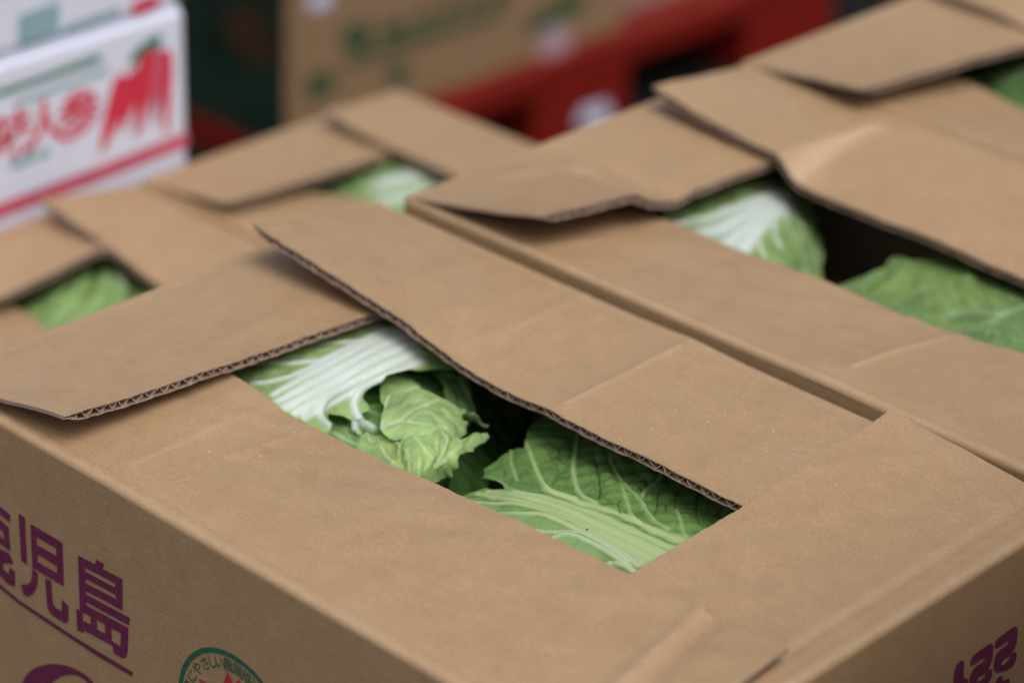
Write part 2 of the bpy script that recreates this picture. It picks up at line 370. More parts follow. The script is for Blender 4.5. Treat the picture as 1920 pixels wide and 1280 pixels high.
    ph = 2 * np.pi * T2 * ln / per + 1.3 * smooth_noise(T2 * 6, seed + 5, 4) + 0.35 * smooth_noise(T2 * ln / per * 0.9, seed + 6, 2)
    prof_f = np.sin(ph); prof_f = np.sign(prof_f) * np.abs(prof_f) ** 0.8
    tk = crush(T2)[..., 0]; amp = (TH * tk - 2 * L) / 2 * (0.97 + 0.05 * smooth_noise(T2 * 20, seed, 3))
    jf = 0.0006 * smooth_noise(T2 * 30, seed + 21, 5, 3.0) - 0.0003
    nf_ = normal(T2, R2); mid_ = P(T2, R2, jf) - nf_ * (TH * tk / 2 - amp * prof_f * 0.93)[..., None]
    # paper thickness of the fluted sheet, measured across the wave
    tn = np.gradient(mid_, axis=0); tn /= np.linalg.norm(tn, axis=-1, keepdims=True) + 1e-12
    rd = np.gradient(mid_, axis=1); wn = np.cross(tn, rd); wn /= np.linalg.norm(wn, axis=-1, keepdims=True) + 1e-12
    ua, ub = mid_ + wn * 0.00024, mid_ - wn * 0.00024
    add(ua, 3); add(ub, 3, True); add(np.stack([ua[:, -1], ub[:, -1]], 1), 2)
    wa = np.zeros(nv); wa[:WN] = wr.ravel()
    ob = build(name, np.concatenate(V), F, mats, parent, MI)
    at = ob.data.attributes.new('wear_sheen', 'FLOAT', 'POINT'); at.data.foreach_set('value', wa.astype(np.float32))
    return ob, P

def edge(kind, B, D, pix, dz=0.0):
    """height profile of a free edge read along its vertical plane"""
    x0, x1, y0, y1, zt = B; out = []
    for u, v in pix:
        if kind == 'front': p = on(0, x0 + D, u, v); out.append((p[1] - y0, p[2] - zt + dz))
        elif kind == 'back': p = on(0, x1 - D, u, v); out.append((p[1] - y0, p[2] - zt + dz))
        elif kind == 'right': p = on(1, y0 + D, u, v); out.append((p[0] - x0, p[2] - zt + dz))
        else: p = on(1, y1 - D, u, v); out.append((p[0] - x0, p[2] - zt + dz))
    return out
def xy(pix, z): return [tuple(on(2, z, u, v)[:2]) for u, v in pix]

GRP = 'open cabbage cartons'
def carton(B, label, H=CH):
    x0, x1, y0, y1, zt = B
    r = root('cabbage_carton', ((x0 + x1) / 2, (y0 + y1) / 2, zt - H), label, 'carton', GRP)
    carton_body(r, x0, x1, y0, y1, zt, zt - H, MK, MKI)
    return r

# front carton ------------------------------------------------------------
B1 = (0.0, 0.35, 0.0, 0.5265, 0.0)
box1 = carton(B1, 'nearest open carton with purple printing on its sides, cabbages showing between its crossed flaps')
fr_prof = edge('front', B1, 0.126, [(430, 699), (470, 722), (530, 768), (600, 808), (720, 865), (820, 905), (900, 945), (1000, 990), (1100, 1040), (1180, 1077), (1321, 1145)]) + [(0.016, 0.0105), (0.46, -0.006), (0.5, -0.008)]
f1f, P1F = flap(box1, 'front', B1, 0.126, fr_prof, 0.012, 0.520, 0.014, 0.512, seed=11, fine=True, foldwear=0.28, wear_sheen=[(xy([(1318, 1146), (1240, 1212), (1040, 1380)], 0.003), 0.003, 0.004, 0.16), (xy([(250, 880), (430, 790)], -0.003), 0.002, 0.002, 0.2)],
     ridges=[(xy([(1321, 1145), (1240, 1212), (1040, 1380)], 0.003), 0.0014, 0.0045, 'bump'), (xy([(1350, 1160), (1280, 1220), (1080, 1390)], 0.003), -0.0016, 0.007, 'bump'),
             (xy([(250, 880), (430, 790), (520, 752)], -0.003), 0.0012, 0.014, 'tent'), (xy([(420, 860), (640, 780)], -0.004), 0.0004, 0.004, 'bump')])
rt_prof = edge('right', B1, 0.119, [(1180, 1077), (1290, 1010), (1400, 945), (1520, 865), (1620, 800), (1672, 766)]) + [(0.06, -0.0035), (0.005, -0.005)]
f1r, P1R = flap(box1, 'right', B1, 0.119, rt_prof, 0.004, 0.350, 0.004, 0.347, seed=12, fine=True, foldwear=0.42, wear_sheen=[(xy([(1440, 1232), (1530, 1178), (1710, 1068), (1890, 955)], 0.0), 0.003, 0.003, 0.16)],
     ridges=[(xy([(1480, 1222), (1560, 1172), (1740, 1062), (1920, 950), (1990, 905)], 0.0), -0.0011, 0.003, 'bump'),
             (xy([(1450, 1225), (1530, 1176), (1710, 1066), (1890, 954), (1975, 900)], 0.0), 0.0006, 0.004, 'bump')])
bk_prof = edge('back', B1, 0.126, [(477, 422), (540, 462), (620, 512), (722, 578), (760, 600), (800, 632), (850, 672), (900, 708), (960, 742), (1060, 790), (1160, 835), (1260, 880), (1400, 950)]) + [(0.05, -0.004), (0.0, -0.006)]
f1b, P1B = flap(box1, 'back', B1, 0.126, bk_prof, 0.008, 0.522, 0.010, 0.5035, seed=13, fine=True, foldwear=0.15, wear_sheen=[(xy([(1060, 762), (1160, 712), (1270, 655)], 0.0), 0.0016, 0.0016, 0.28), (xy([(930, 640), (1010, 590), (1090, 545)], 0.003), 0.0012, 0.0012, 0.14), (xy([(1010, 660), (1100, 610), (1180, 570)], 0.0), 0.001, 0.001, 0.10)],
     ridges=[(xy([(1050, 767), (1160, 712), (1290, 645)], 0.0), 0.0026, 0.022, 'tent'), (xy([(1060, 762), (1160, 712), (1270, 655)], 0.0), 0.0007, 0.002, 'bump'), (xy([(900, 640), (1010, 590), (1090, 545)], 0.003), 0.0005, 0.004, 'bump'),
             (xy([(700, 560), (830, 500)], 0.01), 0.0006, 0.008, 'bump')])
lf_prof = edge('left', B1, 0.120, [(120, 780), (200, 755), (330, 712), (420, 682), (520, 650), (620, 615), (720, 583)]) + [(0.34, -0.004)]
f1l, P1L = flap(box1, 'left', B1, 0.120, lf_prof, 0.002, 0.348, 0.0048, 0.345, seed=14, expo=1.05, fine=True, foldwear=0.12,
     ridges=[([(0.10, 0.43), (0.30, 0.46)], 0.0006, 0.01, 'bump')])

# second carton -----------------------------------------------------------
B2 = (0.3648, 0.7130, -0.004, 0.5200, 0.0)
box2 = carton(B2, 'open carton behind the nearest one, with a crumpled back flap and white ribbed cabbage inside')
D2 = 0.1242
p = edge('front', B2, D2, [(1215, 400), (1300, 430), (1400, 475), (1540, 525), (1650, 572), (1770, 622), (1840, 642), (1920, 662)]) + [(0.02, 0.001), (0.5, -0.019)]
flap(box2, 'front', B2, D2, p, 0.01, 0.520, 0.012, 0.515, seed=21, expo=1.0, fine=True, foldwear=0.35, wear_sheen=[(xy([(1600, 700), (1690, 655), (1775, 622)], -0.006), 0.0022, 0.0014, 0.40)], ridges=[(xy([(1590, 704), (1690, 655), (1785, 618)], -0.006), 0.0026, 0.02, 'tent'), (xy([(1600, 700), (1690, 655), (1775, 622)], -0.006), 0.0008, 0.002, 'bump'),
     (xy([(1000, 470), (1180, 430)], -0.004), 0.0006, 0.006, 'bump')])
p = edge('right', B2, 0.119, [(1990, 560)]); flap(box2, 'right', B2, 0.119, [(0.0, -0.012), (0.12, -0.012), (0.34, 0.004)], 0.004, 0.348, seed=22)
p = edge('back', B2, 0.126, [(1225, 160), (1300, 210), (1380, 250), (1440, 280), (1460, 292), (1475, 315), (1490, 340), (1530, 362), (1620, 400), (1750, 450), (1920, 522)]) + [(0.05, -0.012)]
flap(box2, 'back', B2, 0.126, p, 0.008, 0.517, 0.010, 0.506, seed=23, expo=0.95, fine=True, wear_sheen=[(xy([(1480, 322), (1510, 300), (1560, 272), (1640, 238)], 0.0), 0.011, 0.0022, 0.62), (xy([(1640, 238), (1780, 268), (1920, 330)], 0.0), 0.0018, 0.0012, 0.22)], ridges=[(xy([(1640, 236), (1780, 270), (1920, 330)], 0.0), 0.0008, 0.005, 'bump'), (xy([(1470, 300), (1560, 268), (1640, 236)], 0.0), 0.0016, 0.006, 'bump')])  # widest pale streak paints the facet's sky sheen over its crease scuff
p = edge('left', B2, 0.120, [(1010, 405), (1100, 385), (1190, 362), (1225, 380), (1270, 377), (1300, 358), (1400, 320), (1455, 300)]) + [(0.34, -0.016)]
flap(box2, 'left', B2, 0.120, p, 0.002, 0.346, 0.0, 0.343, seed=24, expo=1.05, fine=True, foldwear=0.2, wear_sheen=[(xy([(930, 318), (1060, 298), (1110, 296)], 0.010), 0.0012, 0.0022, 0.45), (xy([(1110, 296), (1160, 330), (1200, 360)], 0.010), 0.0014, 0.001, 0.2)], ridges=[(xy([(960, 318), (1060, 300), (1130, 300), (1160, 335)], 0.008), 0.0012, 0.005, 'bump')])

# third carton ------------------------------------------------------------
B3 = (0.7165, 1.0660, -0.002, 0.5240, 0.0)
box3 = carton(B3, 'open carton at the upper right edge, farthest of the three in the right row')
p = edge('front', B3, 0.1245, [(1760, 130), (1830, 160), (1920, 205)]) + [(0.1, -0.02), (0.5, -0.014)]
flap(box3, 'front', B3, 0.1245, p, 0.01, 0.520, seed=31, expo=1.0)
flap(box3, 'right', B3, 0.119, [(0.0, -0.01), (0.34, 0.004)], 0.004, 0.348, seed=32)
p = edge('back', B3, 0.150, [(1790, -4), (1860, 20), (1920, 50)], 0.0) + [(0.1, -0.006)]
flap(box3, 'back', B3, 0.150, p, 0.008, 0.520, 0.010, 0.514, seed=33)
p = edge('left', B3, 0.124, [(1620, 165), (1680, 150), (1760, 128), (1800, 115), (1920, 85)]) + [(0.34, -0.016)]
flap(box3, 'left', B3, 0.124, p, -0.008, 0.346, -0.0275, 0.343, seed=34, expo=1.05)

# two cartons of the lower row on the left -------------------------------
HL = 0.20
B4 = (SX(0.4030), SX(0.7550), YL0, YL1, ZL); WL = B4[1] - B4[0]
box4 = carton(B4, 'smaller open carton at the left edge, partly hidden by the nearest carton', HL)
d_ = 0.123 * KS; p = edge('left', B4, d_, [(0, 555), (90, 515), (180, 470)]) + [(WL - 0.05, -0.004), (WL - 0.015, -0.012)]
flap(box4, 'left', B4, d_, p, 0.003, WL - 0.005, seed=44)
d_ = 0.125 * KS; p = edge('back', B4, d_, [(80, 395), (180, 465), (290, 530)]) + [(0.02, -0.002)]
flap(box4, 'back', B4, d_, [(a_, b_ + (0.009 if a_ > LL - 0.11 else 0.0)) for a_, b_ in p], 0.006, LL - 0.004, 0.008, LL - 0.017, seed=43)
d_ = 0.127 * KS; p = edge('front', B4, d_, [(0, 560), (50, 590), (90, 610)])
flap(box4, 'front', B4, d_, p + [(0.04, -0.006)], 0.008, LL - 0.005, seed=41)
flap(box4, 'right', B4, 0.032, [(0.0, -0.012), (WL, -0.010)], 0.004, WL - 0.003, seed=42)
B5 = (SX(0.7600), SX(1.1050), YL0, YL1, ZL); WL = B5[1] - B5[0]
box5 = carton(B5, 'smaller open carton beside the white cartons, in front of the red pallet', HL)
d_ = 0.123 * KS; p = edge('left', B5, d_, [(410, 380), (500, 355), (600, 325), (720, 290)])
flap(box5, 'left', B5, d_, [(a_, b_ - 0.0015) for a_, b_ in p] + [(WL - 0.05, -0.004), (WL - 0.01, -0.012)], 0.003, WL - 0.005, seed=54)
d_ = 0.130 * KS; p = edge('back', B5, d_, [(610, 215), (660, 245), (720, 278), (850, 335)])
flap(box5, 'back', B5, d_, [(a_, b_ + 0.003) for a_, b_ in p] + [(0.02, -0.002)], 0.006, LL - 0.004, 0.008, LL - 0.024, seed=53)
d_ = 0.125 * KS; p = edge('front', B5, d_, [(590, 360), (660, 372), (690, 375)])
flap(box5, 'front', B5, d_, p + [(0.04, -0.005)], 0.008, LL - 0.005, seed=51)
flap(box5, 'right', B5, 0.032, [(0.0, -0.012), (WL, -0.010)], 0.004, WL - 0.003, seed=52)

# ------------------------------------------------------------------ flat print
def poly_print(name, parent, shapes, mat, to3d):
    """shapes: list of [outer, hole, hole...] outlines; to3d maps an outline point to the printed face"""
    V, F = [], []
    for sh in shapes:
        loops = [[Vector((x, y, 0)) for x, y in lp] for lp in sh]; b = len(V)
        for t in tessellate_polygon(loops): F.append(tuple(b + i for i in t))
        for lp in sh: V += [to3d(*q) for q in lp]
    return build(name, V, F, mat, parent, smooth=False)
def dens(pts, n=3):
    """round an outline with Chaikin corner cutting"""
    for _ in range(n):
        q = []
        for a, b in zip(pts, pts[1:] + pts[:1]): q += [(a[0] * .75 + b[0] * .25, a[1] * .75 + b[1] * .25), (a[0] * .25 + b[0] * .75, a[1] * .25 + b[1] * .75)]
        pts = q
    return pts
FR = lambda ox, oy, s: (lambda x, y: on(0, -0.0004, ox + x / s, oy + y / s))
RG = lambda ox, oy, s: (lambda x, y: on(1, -0.0004, ox + x / s, oy + y / s))
t6 = FR(0, 940, 3.763)
deer = [[(-130, -70), (70, 90), (70, 145), (-130, -10)]], [[(-130, 20), (60, 180), (73, 352), (-60, 250), (-60, 300), (70, 368), (95, 440), (22, 432), (22, 478), (62, 508), (68, 460), (105, 492), (106, 600), (60, 582), (0, 520), (-40, 470), (-60, 400), (-100, 420), (-130, 380)], [(-60, 140), (22, 212), (30, 268), (-60, 195)]]
poly_print('printed_lettering', box1, list(deer) + [
    [[(130, 83), (175, 110), (190, 446), (150, 416)]],
    [[(215, 155), (440, 290), (450, 597), (228, 463)], [(257, 248), (395, 328), (398, 383), (260, 303)], [(263, 367), (402, 455), (403, 503), (266, 425)]],
    [[(228, 470), (268, 505), (263, 585), (250, 625), (228, 655), (200, 666), (175, 660), (163, 645), (148, 580), (185, 584), (208, 572), (222, 545)]],
    [[(317, 538), (360, 560), (370, 700), (378, 728), (395, 748), (435, 770), (437, 690), (483, 735), (481, 835), (474, 852), (455, 854), (365, 797), (343, 768), (331, 722)]],
    [[(550, 378), (668, 440), (680, 408), (733, 437), (725, 475), (862, 545), (865, 765), (603, 627), (604, 650), (915, 820), (912, 872), (607, 706), (608, 730), (905, 890), (900, 1050), (893, 1090), (875, 1102), (855, 1098), (800, 1065), (795, 1015), (590, 905), (588, 925), (545, 905), (538, 752), (563, 765)],
     [(597, 462), (812, 575), (812, 605), (598, 490)], [(600, 540), (815, 655), (818, 685), (602, 572)], [(582, 780), (637, 805), (640, 865), (585, 838)], [(682, 832), (740, 865), (742, 930), (685, 900)], [(785, 890), (853, 925), (850, 1020), (788, 980)]],
    [[(-150, 455), (0, 580), (130, 690), (300, 802), (480, 922), (700, 1060), (935, 1200), (933, 1231), (700, 1096), (480, 952), (300, 832), (130, 718), (0, 610), (-150, 490)]],
    [dens([(130, 1420), (150, 1290), (180, 1220), (250, 1165), (340, 1142), (440, 1145), (540, 1180), (620, 1230), (680, 1300), (700, 1420), (660, 1420), (640, 1320), (600, 1250), (540, 1222), (470, 1217), (400, 1245), (340, 1300), (300, 1420)], 2)],
], INK_P, t6)
# round emblem: fit the ring on the face
ring_px = K(300, 1180, 8, [(310, 780), (365, 545), (490, 385), (760, 275), (1000, 330), (1250, 500), (1550, 790)])
rp = np.array([on(0, 0, u, v)[1:] for u, v in ring_px]); A = np.c_[2 * rp, np.ones(len(rp))]
cy, cz, kk = np.linalg.lstsq(A, (rp ** 2).sum(1), rcond=None)[0]; RR = math.sqrt(kk + cy * cy + cz * cz)
em = lambda x, y: np.array([-0.0004, cy - x, cz + y])          # x to the right as seen, y up
circ = lambda r, n=96: [(r * math.cos(6.28318 * k / n), r * math.sin(6.28318 * k / n)) for k in range(n)]
emb = poly_print('emblem_ring', box1, [[circ(RR * 1.02), circ(RR * 0.955)]], INK_G, em)
star = [(149, .75), (139, .62), (125, .50), (112, .56), (100, .75), (92, .61), (84, .74), (70, .52), (50, .72), (30, .52), (0, .72), (-40, .58), (-90, .72), (-140, .58), (180, .70), (165, .54)]
poly_print('emblem_flower', box1, [[[(RR * r * math.cos(math.radians(t)), RR * r * math.sin(math.radians(t))) for t, r in star]]], INK_R, em)
def text_mesh(body, size, bold=0.0):
    cu = bpy.data.curves.new('t', 'FONT'); cu.body = body; cu.size = size; cu.offset = bold * size; cu.align_x = 'CENTER'; cu.resolution_u = 3
    o = bpy.data.objects.new('t', cu); col.objects.link(o)
    me = bpy.data.meshes.new_from_object(o.evaluated_get(bpy.context.evaluated_depsgraph_get()))
    V = [tuple(v.co)[:2] for v in me.vertices]; F = [tuple(p.vertices) for p in me.polygons]
    bpy.data.objects.remove(o); bpy.data.curves.remove(cu); bpy.data.meshes.remove(me)
    return V, F
def text_print(name, parent, items, mat, bold=0.0):
    """items: (text, size, function from glyph plane to 3D) joined as one printed line"""
    V, F = [], []
    for body, size, fn in items:
        v, f = text_mesh(body, size, bold); b = len(V); V += [fn(x, y) for x, y in v]; F += [tuple(b + i for i in q) for q in f]
    return build(name, V, F, mat, parent, smooth=False)
arc = []
for ch, deg in zip('環境にやさしい農業推進', (181, 168, 155, 142, 129, 118.5, 109, 98, 87, 76, 65)):
    th = math.radians(deg)
    def fn(x, y, th=th):
        r = RR * 0.775 + y; return em(r * math.cos(th) + x * math.sin(th), r * math.sin(th) - x * math.cos(th))
    arc.append((ch, RR * 0.185, fn))
text_print('emblem_lettering', box1, arc, plain('faint_green_ink', (0.06, 0.13, 0.075), 0.5), 0.01)
t9 = RG(1760, 1140, 9.144)
mid = [(545, 930), (560, 860), (600, 795), (760, 685), (870, 600), (920, 600), (945, 645), (925, 850), (905, 930), (860, 1030), (815, 1100), (750, 1130), (690, 1160), (662, 1215), (665, 1262), (700, 1250), (780, 1180), (815, 1105), (868, 1036), (905, 1040), (922, 1080), (915, 1150), (880, 1240), (820, 1300), (700, 1360), (540, 1380), (535, 1180), (570, 1070), (640, 990), (770, 905), (800, 850), (770, 840), (640, 930), (590, 965), (555, 962)]
poly_print('printed_character', box1, [[dens([(240, 1420), (265, 1180), (285, 1010), (330, 930), (395, 886), (438, 905), (440, 945), (425, 1195), (475, 1188), (518, 1210), (510, 1420)], 2)], [dens(mid, 1)], [dens([(x + 418, y - 292) for x, y in mid], 1)],
    [dens([(980, 1420), (985, 1215), (1040, 1160), (1090, 1150), (1095, 1250), (1190, 1192), (1222, 1200), (1215, 1420)], 1)]], INK_P, t9)

# ------------------------------------------------------------------ cabbages
def tps(pts):
    """smooth surface through (u, v, z) control points"""
    p = np.array(pts, float); X = p[:, :2] / 300.0; n = len(p)
    d = np.linalg.norm(X[:, None] - X[None], axis=2); Kk = np.where(d > 0, d * d * np.log(d + 1e-12), 0) + np.eye(n) * 1e-3
    Pm = np.c_[np.ones(n), X]; A = np.block([[Kk, Pm], [Pm.T, np.zeros((3, 3))]]); wgt = np.linalg.solve(A, np.r_[p[:, 2], 0, 0, 0])
    def f(uv):
        uv = np.asarray(uv, float) / 300.0; d = np.linalg.norm(uv[:, None] - X[None], axis=2)
        return np.where(d > 0, d * d * np.log(d + 1e-12), 0) @ wgt[:n] + wgt[n] + uv @ wgt[n + 1:]
    return f
def inside(P, poly):
    x, y = P[:, 0], P[:, 1]; r = np.zeros(len(P), bool); q = np.array(poly)
    for (x1, y1), (x2, y2) in zip(q, np.roll(q, -1, 0)):
        c = ((y1 > y) != (y2 > y)) & (x < (x2 - x1) * (y - y1) / (y2 - y1 + 1e-12) + x1); r ^= c
    return r
def nearest_on(P, poly):
    q = np.array(poly); best = np.full(len(P), 1e18); out = P.copy()
    for a, b in zip(q, np.roll(q, -1, 0)):
        e = b - a; k = np.clip(((P - a) @ e) / (e @ e + 1e-12), 0, 1); c = a + k[:, None] * e; d = ((P - c) ** 2).sum(1)
        m = d < best; best[m] = d[m]; out[m] = c[m]
    return out
PALE = np.array((0.60, 0.70, 0.62))
def leaf(parent, outline, zc, veins, base, mat, step=3.0, rag=0.0, puff=0.0010, seed=1, thick=0.0009, rib_col=PALE, dz=0.0, ks=1.0, crumple=0.0):
    """a leaf: outline and veins as measured in the photo, laid on its own curved surface with real relief;
       veins: (points, half width start, end [m], height [m], paleness)"""
    rg = np.random.default_rng(seed); zf = tps([(u, v, CP[2] + ks * (z + dz - CP[2])) for u, v, z in zc]); veins = [(p_, a_ * ks, b_ * ks, h_ * ks, c_) for p_, a_, b_, h_, c_ in veins]
    if rag:
        q = []
        for a, b in zip(outline, outline[1:] + outline[:1]):
            n = max(1, int(math.hypot(b[0] - a[0], b[1] - a[1]) / 7))
            for k in range(n): q.append((a[0] + (b[0] - a[0]) * k / n + rg.normal(0, rag), a[1] + (b[1] - a[1]) * k / n + rg.normal(0, rag)))
        outline = q
    o = np.array(outline); lo = o.min(0) - step; hi = o.max(0) + step
    gu, gv = np.meshgrid(np.arange(lo[0], hi[0] + step, step), np.arange(lo[1], hi[1] + step, step), indexing='ij')
    nu, nvv = gu.shape; UV = np.stack([gu.ravel(), gv.ravel()], 1)
    ins = inside(UV, outline); I = np.arange(nu * nvv).reshape(nu, nvv)
    quads = np.stack([I[:-1, :-1], I[1:, :-1], I[1:, 1:], I[:-1, 1:]], -1).reshape(-1, 4)
    quads = quads[ins[quads].any(1)]
    used = np.unique(quads); m = np.zeros(len(UV), bool); m[used] = True; sn = m & ~ins
    UV[sn] = nearest_on(UV[sn], outline)
    remap = -np.ones(len(UV), int); remap[used] = np.arange(len(used)); quads = remap[quads]; UV = UV[used]
    P = onz_many(UV, zf(UV)); e = 2.0
    du = onz_many(UV + [e, 0], zf(UV + [e, 0])) - P; dv = onz_many(UV + [0, e], zf(UV + [0, e])) - P
    nrm = np.cross(du, dv); nrm /= np.linalg.norm(nrm, axis=1, keepdims=True); nrm *= np.sign(nrm[:, 2:3].mean())
    disp = np.zeros(len(P)); rib = np.zeros(len(P)); pal = np.zeros(len(P)); near = np.full(len(P), 1.0)
    for pts, w0, w1, h, pale in veins:
        if pale < 0:                                   # a shallow furrow between two ribs
            pass
        if 0 < pale < 0.78 and w0 < 0.0016: w0, w1, h = w0 * 0.72, w1 * 0.72, h * 0.9
        pp = np.array(pts, float)
        # smooth the traced line
        t = np.linspace(0, len(pp) - 1, (len(pp) - 1) * 6 + 1); i0 = np.clip(t.astype(int), 0, len(pp) - 2); fr = (t - i0)[:, None]
        pm = np.vstack([2 * pp[0] - pp[1], pp, 2 * pp[-1] - pp[-2]]); a, b, c, d = pm[i0], pm[i0 + 1], pm[i0 + 2], pm[i0 + 3]
        pp = 0.5 * (2 * b + (c - a) * fr + (2 * a - 5 * b + 4 * c - d) * fr ** 2 + (3 * b - a - 3 * c + d) * fr ** 3)
        Q = onz_many(pp, zf(pp)); best = np.full(len(P), 9.0); tb = np.zeros(len(P)); n = len(Q) - 1
        for k in range(n):
            ev = Q[k + 1] - Q[k]; kk_ = np.clip(((P - Q[k]) @ ev) / (ev @ ev + 1e-15), 0, 1); dd = np.linalg.norm(P - Q[k] - kk_[:, None] * ev, axis=1)
            mm = dd < best; best[mm] = dd[mm]; tb[mm] = (k + kk_[mm]) / n
        wd = w0 + (w1 - w0) * tb
        g = np.exp(-(best / wd) ** 2)
        disp = np.maximum(disp, h * g) if h > 0 else disp + h * g
        if pale < 0: rib = rib * (1 + pale * np.exp(-(best / wd) ** 2)); continue
        rk = min(1.0, pale * 1.25) * np.exp(-(best / (wd * 1.05)) ** (4 if pale > 0.8 and w0 < 0.0075 else 2)); mm = rk > rib; pal[mm] = pale; rib = np.maximum(rib, rk)
        near = np.minimum(near, best / (wd + 1e-9) / 6)
    # the blade swells between the veins and crinkles
    pf = np.clip(near, 0, 1); r2 = np.random.default_rng(seed + 50); cr = np.zeros(len(P))
    for k in range(14):
        kv = r2.normal(0, 1, 3); kv *= r2.uniform(150, 520) / np.linalg.norm(kv); cr += np.sin(P @ kv + r2.uniform(0, 6.28)) / (1 + k * 0.12)
    disp = disp + puff * (pf * 1.3 + 0.35 * cr * (1 - np.clip(rib, 0, 1)))
    if crumple:                                         # sharp creased ridges of a torn, crushed leaf
        for k in range(4):
            kv = r2.normal(0, 1, 3); kv *= r2.uniform(110, 260) / np.linalg.norm(kv); disp = disp + crumple * (0.6 - np.abs(np.sin(P @ kv + r2.uniform(0, 6.28) + 0.8 * cr))) / (1 + 0.5 * k)
    P = P + nrm * disp[:, None]
    base = np.array(base); tone = 1 + 0.13 * np.tanh(cr * 0.5) * (1 - rib); low = 0.0
    cc = base[None] * tone[:, None]
    halo = np.clip(1 - near * 2.2, 0, 1)[:, None] * (1 - rib[:, None]) * 0.30       # yellow-green shoulder beside the veins
    cc = cc * (1 - halo) + halo * np.array((base[0] * 1.7 + 0.04, base[1] * 1.35 + 0.05, base[2] * 0.9 + 0.01))
    vc = base * 1.28 + 0.08; pk = np.clip((pal - 0.35) / 0.6, 0, 1)[:, None]
    wk = np.clip((pal - 1.0) / 0.25, 0, 1)[:, None]; rc = np.asarray(rib_col)[None] * (1 - wk) + PALE[None] * wk
    cc = cc * (1 - rib[:, None]) + rib[:, None] * (vc[None] * (1 - pk) + rc * pk)
    ob = build('leaf', P, [tuple(q) for q in quads.tolist()], mat, parent, cols=np.clip(cc, 0, 1), rib=rib)
    so_ = ob.modifiers.new('thickness', 'SOLIDIFY'); so_.thickness = thick; so_.offset = -1 if nrm[:, 2].mean() > 0 else 1
    return ob
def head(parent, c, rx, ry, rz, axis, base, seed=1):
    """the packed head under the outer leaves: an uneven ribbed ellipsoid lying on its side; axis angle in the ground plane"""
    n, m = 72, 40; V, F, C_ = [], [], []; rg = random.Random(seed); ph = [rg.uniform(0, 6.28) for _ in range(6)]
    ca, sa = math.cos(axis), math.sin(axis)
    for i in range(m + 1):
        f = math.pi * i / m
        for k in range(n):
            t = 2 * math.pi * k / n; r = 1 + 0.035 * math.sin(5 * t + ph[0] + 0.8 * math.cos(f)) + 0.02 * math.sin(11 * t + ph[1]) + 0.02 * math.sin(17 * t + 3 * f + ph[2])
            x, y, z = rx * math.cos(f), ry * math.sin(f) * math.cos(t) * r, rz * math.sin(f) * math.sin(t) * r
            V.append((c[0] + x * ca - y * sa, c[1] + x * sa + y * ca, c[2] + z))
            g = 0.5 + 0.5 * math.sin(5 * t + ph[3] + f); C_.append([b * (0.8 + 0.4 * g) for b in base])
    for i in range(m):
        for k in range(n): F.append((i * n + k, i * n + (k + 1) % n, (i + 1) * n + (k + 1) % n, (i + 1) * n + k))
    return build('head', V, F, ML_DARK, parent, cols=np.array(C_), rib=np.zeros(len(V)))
GC = 'cabbages in the cartons'
def cabbage(loc, label): return root('chinese_cabbage', loc, label, 'cabbage', GC)
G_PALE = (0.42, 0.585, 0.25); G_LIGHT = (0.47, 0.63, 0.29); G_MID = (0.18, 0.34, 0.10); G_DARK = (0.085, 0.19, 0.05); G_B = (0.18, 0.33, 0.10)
WHITE_RIB = np.array((0.70, 0.775, 0.75)); LIME_RIB = np.array((0.46, 0.585, 0.27))

# left cabbage of the front carton: broad white ribs fanning out, torn leaves curling at its side
ca = cabbage((0.19, 0.36, -CH + 0.006), 'cabbage with broad white ribs and torn pale leaves in the nearest carton')
head(ca, (0.21, 0.385, -0.150), 0.12, 0.072, 0.075, 0.0, G_DARK, 3)
zA = [(400, 700, -.020), (450, 640, -.020), (600, 570, -.020), (760, 560, -.018), (600, 665, -.0085), (760, 635, -.0085), (950, 600, -.026), (560, 740, -.0085), (700, 700, -.0085), (860, 665, -.020), (600, 775, -.017), (640, 765, -.021), (680, 745, -.019), (690, 790, -.026), (605, 800, -.024), (490, 760, -.013)]
outA = [(395, 720), (405, 665), (470, 600), (620, 545), (760, 545), (960, 570), (940, 680)] + c2([(2300, 110), (1880, 115), (1560, 172), (1300, 238), (1225, 312), (1100, 362), (1000, 430), (945, 500), (960, 560), (1030, 620), (1072, 700), (1040, 738), (960, 775), (912, 752), (945, 830), (985, 855), (950, 905), (900, 905), (780, 872), (690, 822), (560, 795), (440, 765), (400, 790), (430, 870), (512, 922), (440, 938), (490, 992), (420, 1080), (0, 940)]) + [(470, 770), (420, 740)]
rib_lines = [  # (crop 1) the parallel ribs from the base at the upper right
    [(2100, 270), (1500, 545), (1100, 760), (800, 862), (470, 910)], [(2300, 230), (1900, 400), (1500, 610), (1100, 830), (720, 1040)],
    [(2350, 310), (1920, 500), (1550, 700), (1150, 915), (790, 1110)], [(2400, 410), (1920, 620), (1600, 800), (1250, 990), (880, 1180)],
    [(2450, 520), (2000, 720), (1700, 870), (1350, 1050), (980, 1250)], [(2500, 630), (2050, 820), (1750, 960), (1400, 1130), (1080, 1310)]]
vA = [(c1(l), b_, e_, 0.0013, 1.0) for l, b_, e_ in zip(rib_lines, (0.0050, 0.0058, 0.0058, 0.0056, 0.0044, 0.0028), (0.0013, 0.0022, 0.0032, 0.0036, 0.0026, 0.0018))]
vA += [(c1([((x + p) / 2, (y + q) / 2) for (x, y), (p, q) in zip(a_, b_)]), 0.0006, 0.0006, -0.0004, -0.26) for a_, b_ in zip(rib_lines[:-1], rib_lines[1:])]
